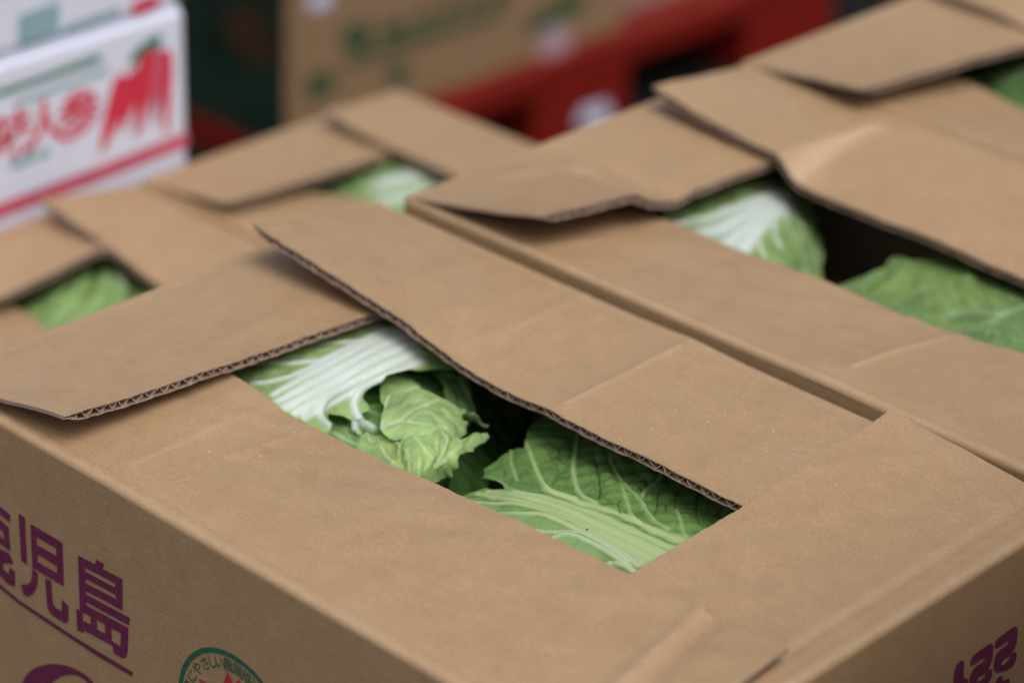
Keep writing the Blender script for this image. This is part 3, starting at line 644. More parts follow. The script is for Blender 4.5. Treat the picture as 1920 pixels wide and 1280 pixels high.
vA += [(c1([(1300, 640), (1100, 650), (850, 668), (500, 660)]), 0.0022, 0.0016, 0.0016, 0.95), (c1([(1750, 400), (1500, 420), (1250, 440), (1000, 410)]), 0.0020, 0.0014, 0.0014, 0.85),
       (c1([(1950, 230), (1800, 250), (1600, 265), (1400, 290)]), 0.0018, 0.0012, 0.0012, 0.75), (c1([(1500, 480), (1250, 510), (1000, 520), (850, 510)]), 0.0014, 0.0010, 0.0008, 0.6)]
vA += [(c2([(1640, 140), (1350, 215), (1150, 300), (960, 400), (870, 510), (822, 620), (835, 730), (880, 840), (930, 905)]), 0.0026, 0.0020, 0.0034, 1.0),
       (c2([(900, 270), (620, 420), (430, 520), (320, 640), (285, 760), (320, 870), (410, 960)]), 0.0026, 0.0021, 0.0034, 1.0),
       (c2([(430, 480), (250, 620), (120, 720), (60, 790)]), 0.0030, 0.0022, 0.0016, 0.85)]
vA += [(c2([(800, 420), (690, 620), (690, 740)]), 0.0006, 0.0004, -0.0004, 0.0), (c2([(560, 520), (540, 660), (690, 800)]), 0.0006, 0.0004, -0.0004, 0.0)]
leaf(ca, outA, zA, vA, G_PALE, ML_PALE, step=2.6, seed=4, rib_col=WHITE_RIB, puff=0.0007)
leaf(ca, c1([(30, 780), (50, 690), (380, 560), (640, 480), (730, 480), (716, 560), (640, 600), (430, 660), (140, 742)]), [(405, 700, -.010), (450, 675, -.008), (510, 655, -.009), (505, 670, -.011)], [(c1([(60, 720), (400, 620), (700, 530)]), .001, .001, .0006, .3)], G_MID, ML_PALE, step=2.4, seed=5)
# pale leaf folded over, left piece and main sheet
leaf(ca, c2([(1240, 280), (1420, 215), (1545, 195), (1800, 400), (1500, 520), (1360, 600), (1262, 672), (1222, 610), (1215, 470)]), [(712, 715, -.020), (755, 706, -.022), (785, 730, -.024), (720, 762, -.018)], [(c2([(1260, 340), (1350, 380), (1450, 450)]), .0008, .0005, .0004, .4)], G_PALE, ML_PALE, step=2.2, rag=0.4, seed=6)
outA2 = c3([(350, 440), (290, 560), (268, 700), (236, 850), (240, 922), (290, 985), (400, 1042), (560, 1040), (760, 1050), (1000, 1060), (1200, 1070), (1290, 1010), (1335, 935), (1318, 862), (1395, 842), (1290, 792), (1285, 742), (1330, 690), (1425, 672), (1240, 645), (1110, 545), (960, 460), (800, 388), (712, 350), (560, 345), (430, 392)])
leaf(ca, outA2, [(730, 745, -.014), (715, 805, -.013), (740, 825, -.014), (780, 740, -.010), (790, 780, -.008), (780, 815, -.012), (840, 770, -.016), (850, 800, -.018), (860, 825, -.024), (875, 775, -.030), (880, 810, -.030)],
     [(c3([(250, 900), (500, 785), (640, 680), (800, 585), (1000, 512)]), .0016, .0006, .0005, .55), (c3([(500, 785), (780, 830), (900, 852), (1050, 870), (1160, 915)]), .0011, .0006, .0005, .6), (c3([(500, 785), (380, 830), (250, 905)]), .0020, .0026, .0005, .7),
      (c3([(640, 680), (700, 560), (820, 430)]), .0006, .0004, .0003, .3), (c3([(1050, 640), (1150, 680), (1280, 700)]), .0008, .0006, .0007, .3), (c3([(800, 585), (960, 640), (1150, 660)]), .0006, .0004, .0004, .3), (c3([(1000, 770), (1120, 720), (1200, 760)]), .0010, .0008, -.0012, .0),
      (c3([(345, 450), (280, 600), (250, 830), (236, 905)]), .0009, .0009, .0006, .75)], G_LIGHT, ML_PALE, step=2.0, rag=0.5, seed=7, puff=0.0008, crumple=0.0006)
# curled tail on the right
leaf(ca, c3([(1240, 640), (1420, 668), (1480, 655), (1545, 700), (1585, 810), (1672, 848), (1640, 876), (1580, 852), (1500, 775), (1390, 830), (1300, 740)]), [(860, 770, -.030), (880, 775, -.024), (895, 780, -.027), (905, 798, -.034), (915, 802, -.036), (875, 795, -.036)], [(c3([(1320, 690), (1500, 720), (1640, 855)]), .0009, .0006, .0006, .5)], G_PALE, ML_PALE, step=1.8, seed=8)
leaf(ca, c3([(1290, 760), (1395, 820), (1410, 960), (1330, 1000), (1320, 880)]), [(862, 790, -.034), (876, 800, -.030), (876, 818, -.032), (866, 820, -.036)], [], G_LIGHT, ML_PALE, step=1.8, seed=18)
# crumpled lower leaf
outA3 = c4([(330, 480), (410, 340), (560, 358), (640, 388), (760, 402), (870, 372), (960, 338), (1050, 352), (1180, 396), (1236, 400), (1246, 330), (1330, 310), (1362, 362), (1430, 420), (1508, 372), (1530, 422), (1620, 392), (1700, 336), (1830, 350), (1866, 390), (1830, 432), (1760, 462), (1692, 520), (1682, 556), (1560, 572), (1462, 620), (1468, 710), (1400, 822), (1300, 890), (1200, 914), (1100, 930), (900, 960), (600, 800), (300, 600)])
leaf(ca, outA3, [(690, 820, -.017), (720, 830, -.018), (760, 830, -.014), (800, 825, -.012), (830, 830, -.012), (860, 830, -.019), (890, 820, -.022), (908, 822, -.026), (740, 860, -.016), (790, 860, -.012), (820, 860, -.016), (850, 870, -.026), (840, 895, -.034), (800, 900, -.024), (770, 890, -.018), (700, 860, -.018), (820, 880, -.022)],
     [(c4([(960, 350), (1080, 500), (1190, 600), (1212, 700)]), .0009, .0007, .0014, .6), (c4([(1340, 330), (1386, 430), (1340, 620), (1260, 745)]), .0009, .0007, .0015, .6), (c4([(1520, 430), (1526, 490), (1420, 600), (1280, 740)]), .0009, .0007, .0013, .6),
      (c4([(780, 420), (850, 510), (960, 605)]), .0007, .0005, .0008, .55), (c4([(600, 505), (680, 620), (800, 738)]), .0008, .0006, .0008, .6), (c4([(946, 620), (946, 795)]), .0006, .0005, .0006, .55), (c4([(1060, 620), (1050, 740), (1030, 850)]), .0006, .0005, .0006, .55),
      (c4([(1060, 700), (1120, 735), (1205, 710)]), .0006, .0005, .0005, .5), (c4([(1270, 430), (1265, 600), (1200, 690)]), .0008, .0006, .0008, .4), (c4([(1212, 700), (1255, 760), (1205, 905)]), .0008, .0006, .0010, .5), (c4([(1690, 400), (1600, 490), (1530, 500)]), .0008, .0006, .0012, .4),
      (c4([(430, 360), (470, 420), (505, 460)]), .0006, .0004, .0005, .5), (c4([(1110, 560), (1150, 660), (1120, 740)]), .003, .002, -.0016, .0), (c4([(1290, 480), (1300, 600), (1230, 700)]), .003, .002, -.0016, .0), (c4([(1450, 480), (1400, 560), (1300, 660)]), .003, .002, -.0016, .0), (c4([(700, 480), (820, 600), (880, 760)]), .005, .003, -.0014, .0)],
     G_PALE, ML_PALE, step=1.8, rag=0.6, seed=9, puff=0.0010, crumple=0.0011)
leaf(ca, c4([(1150, 880), (1290, 760), (1440, 640), (1470, 700), (1400, 830), (1300, 900), (1200, 930)]), [(800, 900, -.036), (830, 875, -.033), (845, 865, -.034), (825, 900, -.040)], [(c4([(1210, 890), (1300, 800), (1440, 700)]), .0007, .0005, .0006, .4)], G_MID, ML_PALE, step=2.0, seed=10)
# deeper leaves in the gap
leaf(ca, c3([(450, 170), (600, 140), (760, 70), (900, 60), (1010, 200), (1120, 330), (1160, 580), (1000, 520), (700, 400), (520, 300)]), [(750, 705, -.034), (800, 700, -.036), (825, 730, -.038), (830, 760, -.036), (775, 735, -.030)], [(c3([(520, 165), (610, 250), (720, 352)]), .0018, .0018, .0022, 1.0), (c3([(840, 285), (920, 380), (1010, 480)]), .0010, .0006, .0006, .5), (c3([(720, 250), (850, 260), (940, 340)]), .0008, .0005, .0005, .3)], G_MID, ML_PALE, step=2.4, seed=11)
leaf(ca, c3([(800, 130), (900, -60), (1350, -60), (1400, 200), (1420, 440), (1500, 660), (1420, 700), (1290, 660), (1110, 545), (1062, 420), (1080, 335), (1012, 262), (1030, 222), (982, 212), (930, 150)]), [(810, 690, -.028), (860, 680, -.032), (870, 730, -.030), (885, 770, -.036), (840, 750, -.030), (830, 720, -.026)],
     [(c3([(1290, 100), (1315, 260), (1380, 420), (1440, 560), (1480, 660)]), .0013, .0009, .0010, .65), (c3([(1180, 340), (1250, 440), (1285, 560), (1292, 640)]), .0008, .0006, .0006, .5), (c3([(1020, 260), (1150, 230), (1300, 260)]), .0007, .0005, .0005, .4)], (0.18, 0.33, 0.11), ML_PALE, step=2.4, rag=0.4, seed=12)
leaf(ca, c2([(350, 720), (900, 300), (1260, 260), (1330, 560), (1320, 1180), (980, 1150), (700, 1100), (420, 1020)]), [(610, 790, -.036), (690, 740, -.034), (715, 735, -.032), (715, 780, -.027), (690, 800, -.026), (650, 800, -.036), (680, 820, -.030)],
     [(c2([(950, 470), (1080, 500), (1210, 565)]), .0011, .0009, .0009, .6), (c2([(1050, 745), (1150, 780), (1245, 830)]), .0013, .0010, .0010, .75), (c2([(930, 910), (920, 1080), (900, 1240)]), .0020, .0022, .0060, 1.0), (c2([(945, 930), (1050, 985), (1130, 1028)]), .0020, .0016, .0040, 1.0),
      (c2([(480, 1000), (620, 985), (780, 968), (910, 965)]), .0012, .0010, .0030, .85), (c2([(600, 1075), (720, 1080), (840, 1100)]), .0016, .0014, .0026, .9)], (0.20, 0.38, 0.10), ML_PALE, step=2.2, seed=13)

leaf(ca, [(545, 770), (600, 778), (680, 800), (740, 840), (770, 910), (680, 910), (600, 850), (550, 810)], [(560, 790, -.026), (640, 800, -.034), (700, 830, -.030), (740, 880, -.026), (640, 850, -.026)], [([(560, 790), (640, 825), (740, 880)], .0016, .0012, .0016, .7), ([(600, 780), (660, 830), (690, 890)], .0010, .0008, .001, .5)], (0.26, 0.44, 0.15), ML_PALE, step=3, seed=26)
# right cabbage of the front carton: dark green leaf with a broad lime rib
cb = cabbage((0.17, 0.16, -CH + 0.006), 'darker green cabbage with curving veins in the right end of the nearest carton')
head(cb, (0.185, 0.150, -0.160), 0.12, 0.080, 0.068, math.pi / 2, G_DARK, 5)
outB = c7([(-60, 240), (0, 182), (100, 160), (270, 112), (400, 116), (492, 120), (440, 62), (370, 32), (225, 26)]) + c5([(330, 742), (328, 690), (440, 600), (630, 430), (680, 415), (800, 410), (808, 330), (850, 180), (1000, 60)]) + [(1080, 740), (1220, 770), (1440, 880), (1500, 980), (1400, 1060), (1260, 1140), (1140, 1130), (1000, 1060), (900, 1000)]
zB = [(870, 935, -.034), (900, 920, -.036), (900, 900, -.040), (920, 880, -.038), (980, 850, -.030), (990, 810, -.034), (1050, 800, -.036), (960, 930, -.026), (1040, 900, -.026), (1100, 850, -.030), (1200, 870, -.030), (1350, 930, -.030), (1400, 980, -.024), (1050, 960, -.020), (1150, 1000, -.016), (1250, 1030, -.014), (1000, 1000, -.022), (1100, 1050, -.018), (920, 960, -.030), (1200, 1080, -.014), (1300, 980, -.022)]
mk = lambda cc, L, w0, w1, h, p: [(cc(l), w0, w1, h, p) for l in L]
def ext(l, k=0.35):
    (x0_, y0_), (x1_, y1_) = l[-2], l[-1]; return l + [(x1_ + (x1_ - x0_) * k, y1_ + (y1_ - y0_) * k), (x1_ + (x1_ - x0_) * 2 * k, y1_ + (y1_ - y0_) * 2 * k)]
vB = mk(c7, [ext(l_) for l_ in [[(300, 135), (600, 165), (830, 215), (1050, 290), (1300, 400), (1600, 530), (2000, 720)], [(560, 140), (800, 170), (1000, 235), (1300, 330), (1600, 470), (2000, 640)], [(880, 100), (1000, 160), (1250, 250), (1500, 330), (1720, 410), (2000, 530)], [(200, 165), (350, 180), (600, 225), (800, 285), (1100, 400), (1400, 540), (1700, 690), (2000, 850)]]], .0022, .0044, .0006, .9)
vB += mk(c7, [ext([(700, 180), (1000, 290), (1400, 480), (1800, 690), (2000, 800)], 1.0)], .004, .013, .0004, .95)
vB += mk(c7, [[(130, 242), (300, 250), (560, 256), (700, 276), (900, 340), (1150, 440), (1500, 620), (1750, 760), (1900, 900)], [(350, 352), (600, 350), (800, 356), (950, 405), (1150, 500), (1400, 610), (1650, 760), (1800, 880)]], .0011, .0026, .0010, 1.02)
vB += mk(c7, [[(200, 310), (600, 400), (950, 500), (1400, 760)], [(500, 440), (900, 570), (1300, 760)]], .008, .008, .0001, .42)
BL = [[(300, 150), (600, 195), (815, 250), (1080, 345), (1350, 470), (1650, 610), (2000, 785)], [(430, 138), (700, 168), (915, 225), (1170, 310), (1450, 435), (2000, 680)], [(720, 120), (900, 165), (1120, 245), (1400, 335), (1660, 440), (2000, 585)], [(180, 205), (450, 215), (660, 250), (1000, 370), (1300, 510), (1600, 680), (1900, 860)]]
vB += mk(c7, [[(690, 520), (950, 545), (1150, 545), (1280, 575), (1450, 660), (1700, 840)], [(910, 625), (1000, 578), (1100, 566), (1250, 612), (1450, 715), (1720, 890)], [(1480, 862), (1560, 846), (1660, 880), (1760, 940)]], .0009, .0014, .0018, 1.08)
vB += mk(c7, [ext(l_) for l_ in BL], .0009, .0012, -.0003, -.16)
vB += mk(c5, [[(800, 300), (880, 540), (960, 750), (1050, 880), (1180, 950), (1400, 1010)], [(1440, 230), (1400, 480), (1372, 650), (1400, 850), (1480, 980), (1650, 1070)]], .0012, .0021, .0020, .74)
vB += mk(c6, [[(250, 0), (265, 80), (310, 220), (400, 400), (520, 540), (640, 650), (720, 780), (820, 900), (980, 1000)], [(400, 430), (440, 560), (480, 680), (530, 830), (640, 920)], [(640, 640), (715, 520), (850, 440), (900, 350)], [(1070, 765), (1110, 880), (1150, 1050), (1230, 1140)]], .0009, .0018, .0018, .62)
vB += mk(c6, [[(1080, 770), (1120, 580), (1200, 480)], [(1400, 560), (1350, 700), (1360, 850), (1430, 990)], [(1690, 700), (1600, 850)]], .0008, .0006, .0009, .25)
vB += mk(c5, [[(630, 430), (640, 600), (700, 790)], [(240, 775), (330, 765), (420, 782), (520, 835), (620, 900), (800, 925)]], .0008, .0012, .0012, .55)
vB += mk(c6, [[(100, 160), (140, 330), (165, 470), (140, 620)], [(165, 470), (300, 480)], [(1020, 480), (870, 560), (850, 700), (800, 800)], [(960, 650), (960, 760), (1060, 790)], [(420, 360), (600, 270)], [(490, 460), (650, 390), (720, 400), (720, 500)], [(300, 620), (370, 700), (400, 800)]], .0008, .0006, -.0012, .0)
vB += mk(c5, [[(870, 380), (1180, 370), (1210, 520), (1340, 600)], [(1100, 860), (1220, 650), (1290, 690)], [(1640, 540), (1680, 780), (1700, 860), (1840, 850)], [(1000, 560), (1100, 520), (1150, 470)]], .0008, .0006, -.0012, .0)
leaf(cb, outB, zB, vB, G_B, ML_DARK, step=2.4, rag=0.3, seed=14, rib_col=LIME_RIB, puff=0.0011, dz=-0.002)
# lighter blades between the crinkled lower veins
leaf(cb, c7([(0, 260), (250, 250), (700, 300), (1000, 420), (1300, 560), (1700, 860), (1600, 1000), (1000, 900), (300, 520)]), [(900, 950, -.036), (980, 970, -.030), (1050, 1000, -.026), (1150, 1050, -.024), (950, 990, -.034), (1100, 1060, -.028)], [], (0.30, 0.47, 0.25), ML_DARK, step=3, seed=15)
# dark leaf of the next head, deep between the two
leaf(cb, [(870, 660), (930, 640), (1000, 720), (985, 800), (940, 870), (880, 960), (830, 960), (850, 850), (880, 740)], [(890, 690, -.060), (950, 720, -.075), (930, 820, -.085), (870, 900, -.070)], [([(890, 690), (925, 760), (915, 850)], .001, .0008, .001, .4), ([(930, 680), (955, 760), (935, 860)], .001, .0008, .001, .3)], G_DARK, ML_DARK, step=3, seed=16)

# cabbages in the second carton
cdw = cabbage((0.53, 0.33, -CH + 0.006), 'cabbage with a bright white rib fan under the crumpled flap of the second carton')
head(cdw, (0.55, 0.375, -0.155), 0.12, 0.070, 0.07, 0.0, G_DARK, 7)
outD = c8([(250, 470), (350, 330), (700, 180), (1150, 120), (1380, 250), (1450, 450), (1495, 650), (1500, 960), (1380, 1000), (1000, 900), (500, 700)])
zD = [(1260, 410, -.030), (1330, 370, -.030), (1440, 340, -.036), (1500, 370, -.046), (1535, 440, -.055), (1540, 520, -.060), (1480, 470, -.030), (1420, 430, -.022), (1350, 430, -.022), (1480, 530, -.036), (1400, 470, -.022)]
vD = mk(c8, [[(1200, 300), (900, 450), (700, 560)]], .012, .016, .001, 1.0) + mk(c8, [[(1200, 260), (850, 380), (600, 470), (400, 510)], [(1220, 290), (900, 440), (680, 560), (520, 600)], [(1230, 320), (980, 490), (800, 640), (700, 720)], [(1230, 350), (1060, 500), (930, 640), (860, 760)]], .0050, .0060, .0018, 1.0)
vD += mk(c8, [[(1130, 470), (1030, 570), (1010, 660), (1060, 780)], [(1140, 470), (1130, 600), (1180, 700)], [(1220, 400), (1230, 520), (1330, 680), (1380, 900)], [(1270, 420), (1340, 540), (1420, 680), (1465, 900)]], .0016, .0012, .0016, .8)
leaf(cdw, outD, zD, vD, (0.31, 0.47, 0.165), ML_PALE, step=3.2, seed=21, rib_col=WHITE_RIB, puff=0.0012)
ce = cabbage((0.53, 0.16, -CH + 0.006), 'leafy green cabbage at the right edge, in the second carton')
head(ce, (0.545, 0.130, -0.155), 0.12, 0.08, 0.07, math.pi / 2, G_DARK, 8)
outE = c9([(250, 560), (340, 455), (560, 375), (720, 292), (788, 195), (850, 190), (960, 235), (1200, 215), (1500, 200), (1920, 330), (2100, 500), (2100, 1000), (1700, 1050), (1000, 800)])
zE = [(1590, 540, -.044), (1650, 505, -.038), (1680, 480, -.036), (1750, 500, -.034), (1840, 520, -.036), (1920, 560, -.034), (1700, 580, -.034), (1800, 600, -.030), (1860, 590, -.022), (1920, 640, -.022), (1640, 570, -.040), (1780, 550, -.028)]
vE = mk(c9, [[(1420, 850), (1560, 790), (1720, 705), (1920, 630), (2080, 590)], [(1280, 690), (1500, 670), (1720, 690)]], .0014, .0018, .0018, .7) + mk(c9, [[(560, 385), (650, 340), (720, 295)], [(760, 620), (900, 530), (1060, 470)], [(1350, 340), (1300, 480), (1380, 640)], [(1700, 720), (1620, 820), (1600, 900)], [(540, 430), (560, 560)], [(1150, 330), (1080, 480), (1100, 640)]], .0010, .0008, .0010, .4)
vE += mk(c9, [[(1180, 770), (1350, 800), (1550, 770), (1690, 710)]], .004, .003, -.006, .0) + mk(c9, [[(980, 300), (950, 420), (820, 560)], [(1220, 300), (1190, 460), (1230, 620)], [(1560, 300), (1500, 450), (1560, 600)]], .007, .006, -.0035, .0) + mk(c9, [[(870, 330), (800, 430), (640, 520)], [(1450, 330), (1400, 480), (1440, 600)]], .006, .005, .003, .0)
leaf(ce, outE, zE, vE, (0.235, 0.385, 0.13), ML_PALE, step=3.2, seed=22, rib_col=(0.48, 0.62, 0.45), puff=0.0006)
# third carton and lower cartons
cf = cabbage((0.89, 0.36, -CH + 0.006), 'cabbage at the upper right edge of the photo, inside the third carton')
head(cf, (0.90, 0.36, -0.135), 0.14, 0.08, 0.08, 0.0, G_DARK, 9)
leaf(cf, [(1810, 150), (1850, 110), (1960, 90), (2000, 250), (1930, 240)], [(1830, 140, -.045), (1900, 130, -.035), (1900, 180, -.030), (1980, 200, -.03)], [([(1960, 110), (1900, 150), (1870, 170)], .004, .003, .002, .6)], (0.10, 0.23, 0.055), ML_PALE, step=4, seed=23)
cg = cabbage((SX(0.58), 0.66, ZL - HL + 0.006), 'bright green cabbage in the smaller carton at the left edge')
head(cg, (SX(0.58), 0.675, ZL - 0.115), 0.10, 0.07, 0.07, math.pi / 2, G_DARK, 10)
leaf(cg, [(-20, 600), (20, 540), (120, 480), (230, 470), (300, 520), (320, 560), (200, 640), (80, 640)], [(20, 560, -.400), (120, 520, -.382), (200, 500, -.380), (150, 570, -.374), (270, 540, -.388), (80, 600, -.38)], [([(40, 560), (80, 545), (110, 540)], .007, .005, .002, .8), ([(215, 500), (225, 520), (230, 540)], .006, .005, .002, .8), ([(100, 600), (150, 540), (170, 500)], .003, .002, .003, .5), ([(140, 610), (185, 560), (200, 500)], .003, .002, .003, .45), ([(60, 590), (110, 560), (150, 500)], .003, .002, .003, .4), ([(240, 590), (250, 550), (240, 500)], .004, .003, -.006, .0), ([(125, 600), (165, 550), (185, 495)], .004, .003, -.006, .0)], (0.32, 0.50, 0.18), ML_PALE, step=4, seed=24, ks=KS)
ch = cabbage((SX(0.93), 0.66, ZL - HL + 0.006), 'white ribbed cabbage in the smaller carton nearest the red pallet')
head(ch, (SX(0.93), 0.675, ZL - 0.115), 0.10, 0.07, 0.07, math.pi / 2, G_DARK, 12)
leaf(ch, [(560, 370), (600, 335), (700, 285), (820, 300), (880, 340), (860, 400), (740, 410), (600, 390)], [(600, 350, -.392), (680, 330, -.378), (760, 330, -.370), (840, 350, -.376), (740, 380, -.372), (650, 370, -.380)], [([(850, 330), (770, 335), (715, 350)], .016, .014, .003, 1.0), ([(830, 360), (780, 370), (720, 380)], .014, .010, .003, .9)], (0.32, 0.50, 0.18), ML_PALE, step=4, seed=25, rib_col=WHITE_RIB, ks=KS)

# ------------------------------------------------------------------ white carrot cartons
def plain_carton(name, x0, x1, y0, y1, z0, z1, mat, label, cat='carton', group=None, lid=None):
    r = root(name, ((x0 + x1) / 2, (y0 + y1) / 2, z0), label, cat, group)
    V, F = boxes_mesh([(x0, x1, y0, y1, z0, z1)]); bevel(build('wall', V, F, mat, r, smooth=False), 0.006, 3)
    V, F = boxes_mesh([(x0 + 0.004, (x0 + x1) / 2 - 0.002, y0 + 0.004, y1 - 0.004, z1 + 0.0003, z1 + 0.0045)]); build('flap', V, F, mat, r, smooth=False)
    V, F = boxes_mesh([((x0 + x1) / 2 + 0.002, x1 - 0.004, y0 + 0.004, y1 - 0.004, z1 + 0.0003, z1 + 0.0045)]); build('flap', V, F, mat, r, smooth=False)
    return r
WY = SY(1.2910)
wx = on(1, WY, 352, 200)[0]; zs = on(1, WY, 155, 62)[2]
wlow = plain_carton('carrot_carton', wx - 0.36, wx, WY, WY + 0.26, SZ(-0.415), zs - 0.0055, MWHITE, 'white carton printed with red carrots, lower one of the white stack', group='white carrot cartons')
wup = plain_carton('carrot_carton', wx - 0.365, wx - 0.004, WY + 0.003, WY + 0.263, zs, zs + 0.16, MWHITE, 'white carton with a green barcode, standing on the carrot printed carton', group='white carrot cartons')
PW = lambda u, v: on(1, WY - 0.0006, u, v)
PW2 = lambda u, v: on(1, WY + 0.003 - 0.0006, u, v)
cW = lambda p: K(0, 0, 3.047, p)
poly_print('printed_band', wlow, [[[(-160, 448), (0, 381), (180, 314), (353, 246), (354, 274), (180, 342), (0, 410), (-160, 476)]]], INK_PK, PW)
poly_print('green_stripe', wlow, [[cW([(-300, 610), (0, 515), (300, 410), (560, 312), (595, 330), (560, 356), (300, 448), (0, 553), (-300, 648)])]], INK_WG, PW)
for k, (tx, ty, wd, bx, by, ik) in enumerate([(695, 475, 60, 580, 880, INK_WR), (772, 440, 44, 690, 760, INK_WR), (848, 335, 58, 780, 790, INK_WR), (908, 325, 40, 880, 720, INK_PK), (955, 330, 34, 952, 770, INK_WR)]):
    poly_print('printed_carrot', wlow, [[dens(cW([(tx - wd, ty + 30), (tx - wd * .5, ty - 45), (tx + wd * .6, ty - 50), (tx + wd, ty + 20), ((tx + bx) / 2 + wd * .8, (ty + by) / 2), (bx + 8, by), (bx - 10, by - 10), ((tx + bx) / 2 - wd * .75, (ty + by) / 2)]), 1)]], ik, lambda u, v, k=k: on(1, WY - 0.0007 - 0.0003 * k, u, v))
poly_print('printed_carrot_tops', wlow, [[dens(cW([(750, 400), (740, 330), (790, 270), (850, 225), (920, 190), (930, 240), (890, 285), (830, 300), (790, 340)]), 2)]], INK_WG, PW)
def face_fn(corner, ax_u, ax_v):
    c0 = np.array(corner); return lambda x, y: c0 + np.array(ax_u) * x + np.array(ax_v) * y
q = on(1, WY - 0.0006, 80, 262); text_print('printed_characters', wlow, [(chh, 0.050 * KS, face_fn((on(1, WY - 0.0006, u, v)), (1, 0, 0), (0, 0, 1))) for chh, u, v in (('味', 26, 288), ('人', 86, 268), ('参', 150, 248))], INK_WR, 0.022)
SMALL = poly_print('small_print', wlow, [[[(x, 318 - (x - 25) * .37), (x + 8, 315 - (x - 25) * .37), (x + 8, 299 - (x - 25) * .37), (x, 302 - (x - 25) * .37)]] for x in (22, 33, 46, 57, 72, 84)] + [[[(x, 200 - (x - 30) * .37), (x + 7, 197.5 - (x - 30) * .37), (x + 7, 186 - (x - 30) * .37), (x, 188.5 - (x - 30) * .37)]] for x in range(30, 200, 11)], INK_PG, PW)
tag(SMALL, kind='stuff')
bars = []; xx = 34
for k in range(16):
    wv_ = 1.6 + 2.4 * ((k * 7) % 3) / 2; bars.append([[(xx, 30 - (xx - 34) * .37), (xx + wv_, 30 - (xx - 34) * .37), (xx + wv_, 92 - (xx - 34) * .37), (xx, 92 - (xx - 34) * .37)]]); xx += wv_ + 2.2
poly_print('printed_barcode', wup, bars, INK_PG, PW2)
poly_print('printed_lines', wup, [[[(x, 62 - (x - 125) * .36), (x + 9, 58.5 - (x - 125) * .36), (x + 9, 45 - (x - 125) * .36), (x, 48.5 - (x - 125) * .36)]] for x in range(122, 226, 13)], INK_PG, PW2)
poly_print('printed_tag', wup, [[dens([(243, 8), (300, -14), (300, 12), (246, 33)], 2)]], INK_WR, PW2)

# ------------------------------------------------------------------ brown cartons on the red pallet
PY = 1.80
px0, px1 = 1.43, 2.565; pz = -0.70
pal = root('plastic_pallet', ((px0 + px1) / 2, PY + 0.55, GZ), 'red plastic pallet with fork openings and a white sticker under brown cartons', 'pallet')
V, F = boxes_mesh([(px0, px1, PY, PY + 1.1, pz - 0.052, pz)]); bevel(build('deck', V, F, RED, pal, smooth=False), 0.008, 3)
V, F = boxes_mesh([(px0, px1, PY + 0.32, PY + 1.1, GZ + 0.001, GZ + 0.016)]); bevel(build('bottom_deck', V, F, RED, pal, smooth=False), 0.004)
for xa, xb in ((px0, 1.60), (1.885, 2.085), (2.350, px1)):
    for ya, yb in ((PY, PY + 0.16), (PY + 0.47, PY + 0.63), (PY + 0.94, PY + 1.1)):
        V, F = boxes_mesh([(xa + 0.001, xb - 0.001, ya + 0.001, yb - 0.001, GZ + (0.001 if ya == PY else 0.016), pz - 0.052)]); build('block', V, F, RED, pal, smooth=False)
poly_print('sticker', pal, [[[(1080, 235), (1094, 204), (1138, 190), (1144, 214), (1134, 235)]]], PAPER, lambda u, v: on(1, PY - 0.0006, u, v))
bc1 = plain_carton('produce_carton', px0 + 0.002, 2.080, PY + 0.012, PY + 0.45, pz + 0.0005, pz + 0.30, MBROWN, 'brown carton with blurred green print standing on the red pallet', group='brown cartons on the pallet')
PB = lambda u, v: on(1, PY + 0.012 - 0.0006, u, v)
bl = lambda pts: [dens(pts, 2)]
poly_print('printed_lettering', bc1, [bl([(632, 80), (650, 50), (690, 40), (704, 58), (690, 86), (660, 100)]), bl([(706, 66), (730, 38), (760, 36), (766, 56), (740, 72)]), bl([(770, 50), (795, 16), (815, 20), (812, 44)]), bl([(818, 36), (840, -6), (860, 2), (852, 30)]), bl([(862, 24), (884, -20), (905, -6), (895, 18)]), bl([(905, 14), (930, -24), (960, -20), (940, 12)]), bl([(640, 112), (780, 60), (950, 14), (955, 26), (790, 80), (645, 130)]), bl([(570, 150), (610, 130), (640, 150), (600, 190), (575, 190)]), bl([(720, 130), (760, 112), (770, 150), (735, 165)])], INK_BG, PB)
poly_print('printed_leaves', bc1, [bl([(985, 58), (1000, 30), (1030, 20), (1050, -10), (1085, -16), (1100, 10), (1070, 30), (1040, 40), (1015, 66)])], INK_BG, PB)
poly_print('printed_root', bc1, [bl([(1005, 80), (1030, 50), (1060, 44), (1072, 70), (1062, 110), (1035, 122), (1012, 106)])], INK_PI, PB)
poly_print('label', bc1, [[[(578, -10), (618, -22), (622, 8), (584, 22)]]], PAPER, PB)
PD = lambda u, v: on(0, px0 + 0.002 - 0.0006, u, v)
poly_print('dark_panel', bc1, [[[(536, -60), (536, 262), (330, 310), (330, -60)], [(430, 20), (480, 10), (510, 60), (520, 110), (480, 125), (440, 90), (420, 60)]]], INK_DG, PD)
poly_print('printed_fruit', bc1, [[[(430, 20), (480, 10), (510, 60), (520, 110), (480, 125), (440, 90), (420, 60)]]], plain('shaded_brown_ink', (0.060, 0.030, 0.016), 0.5), PD)  # brown motif darkened in its colour to stand in for shade between stacks
bc2 = plain_carton('produce_carton', 2.10, 2.50, PY + 0.05, PY + 0.45, pz + 0.0005, pz + 0.26, plain('pinkish_board', (0.33, 0.22, 0.18), 0.7), 'pinkish brown carton at the right end of the red pallet', group='brown cartons on the pallet')

# an unseen closed carton added as a light blocker, just outside the right edge of the picture: it keeps low light off the printed end wall
blocker_carton = plain_carton('produce_carton', 0.06, 0.62, -0.62, -0.17, GZ + 0.0005, 0.25, MBROWN, 'added unseen tall brown carton just outside the right edge, shading the nearest carton')
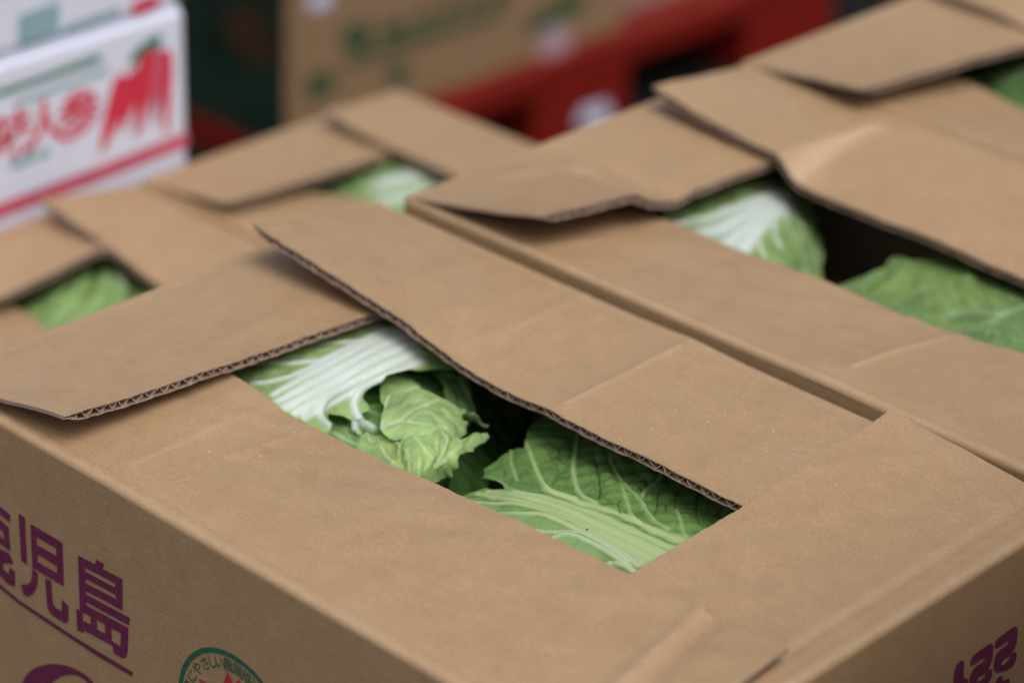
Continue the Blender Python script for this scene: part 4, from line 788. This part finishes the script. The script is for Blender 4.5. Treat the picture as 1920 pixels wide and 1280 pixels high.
# ------------------------------------------------------------------ crumbs and soil specks
def grains(name, parent, pts, rad, mat, seed):
    rg = random.Random(seed); V, F = [], []
    for (x, y, z) in pts:
        r = 0.8 * rad * rg.choice((0.55, 0.7, 0.8, 1.0, 1.5)); b = len(V); n = 6; ph = rg.uniform(0, 6)
        for rr, h in ((1.0, 0.0), (0.75, 0.55)):
            for k in range(n):
                t = ph + 6.2832 * k / n; q = r * rr * rg.uniform(0.8, 1.15); V.append((x + q * math.cos(t), y + q * 0.85 * math.sin(t), z + r * h - r * 0.15))
        V.append((x, y, z + r * 0.8))
        for k in range(n): F.append((b + k, b + (k + 1) % n, b + n + (k + 1) % n, b + n + k)); F.append((b + n + k, b + n + (k + 1) % n, b + 2 * n))
    return tag(build(name, V, F, mat, parent), kind='stuff')
def scatter(Pf, n, trange, rrange, seed):
    r = np.random.default_rng(seed); t = r.uniform(*trange, n); rr = r.uniform(*rrange, n); return Pf(t, rr).tolist()
grains('crumbs', f1b, scatter(P1B, 90, (0.02, 0.46), (0.02, 0.122), 1), 0.00042, MSPECK, 1)
grains('crumbs', f1r, scatter(P1R, 80, (0.35, 0.98), (0.02, 0.115), 2), 0.00036, MSPECK, 2)
grains('crumbs', f1f, scatter(P1F, 34, (0.45, 0.95), (0.05, 0.122), 3) + [tuple(onz_many([q_], [-0.004])[0]) for q_ in c2([(80, 925), (160, 935), (222, 985), (240, 1110)])], 0.00050, MSPECK, 3)
grains('crumbs', f1l, scatter(P1L, 26, (0.05, 0.8), (0.03, 0.115), 4), 0.00036, MSPECK, 4)

def specks(parent, uv, zc, lift, seed):
    z = tps(zc)(np.array(uv, float)) + lift
    return grains('soil_specks', parent, onz_many(uv, z).tolist(), 0.00055, MDIRT, seed)
specks(ca, [(531, 741), (722, 699), (640, 723), (702, 688), (620, 733), (560, 712)], zA, 0.0016, 11)
specks(cb, [(1056, 897), (1068, 922), (998, 942), (1101, 992), (1150, 1004), (1030, 880), (1206, 960)], zB, 0.0006, 12)
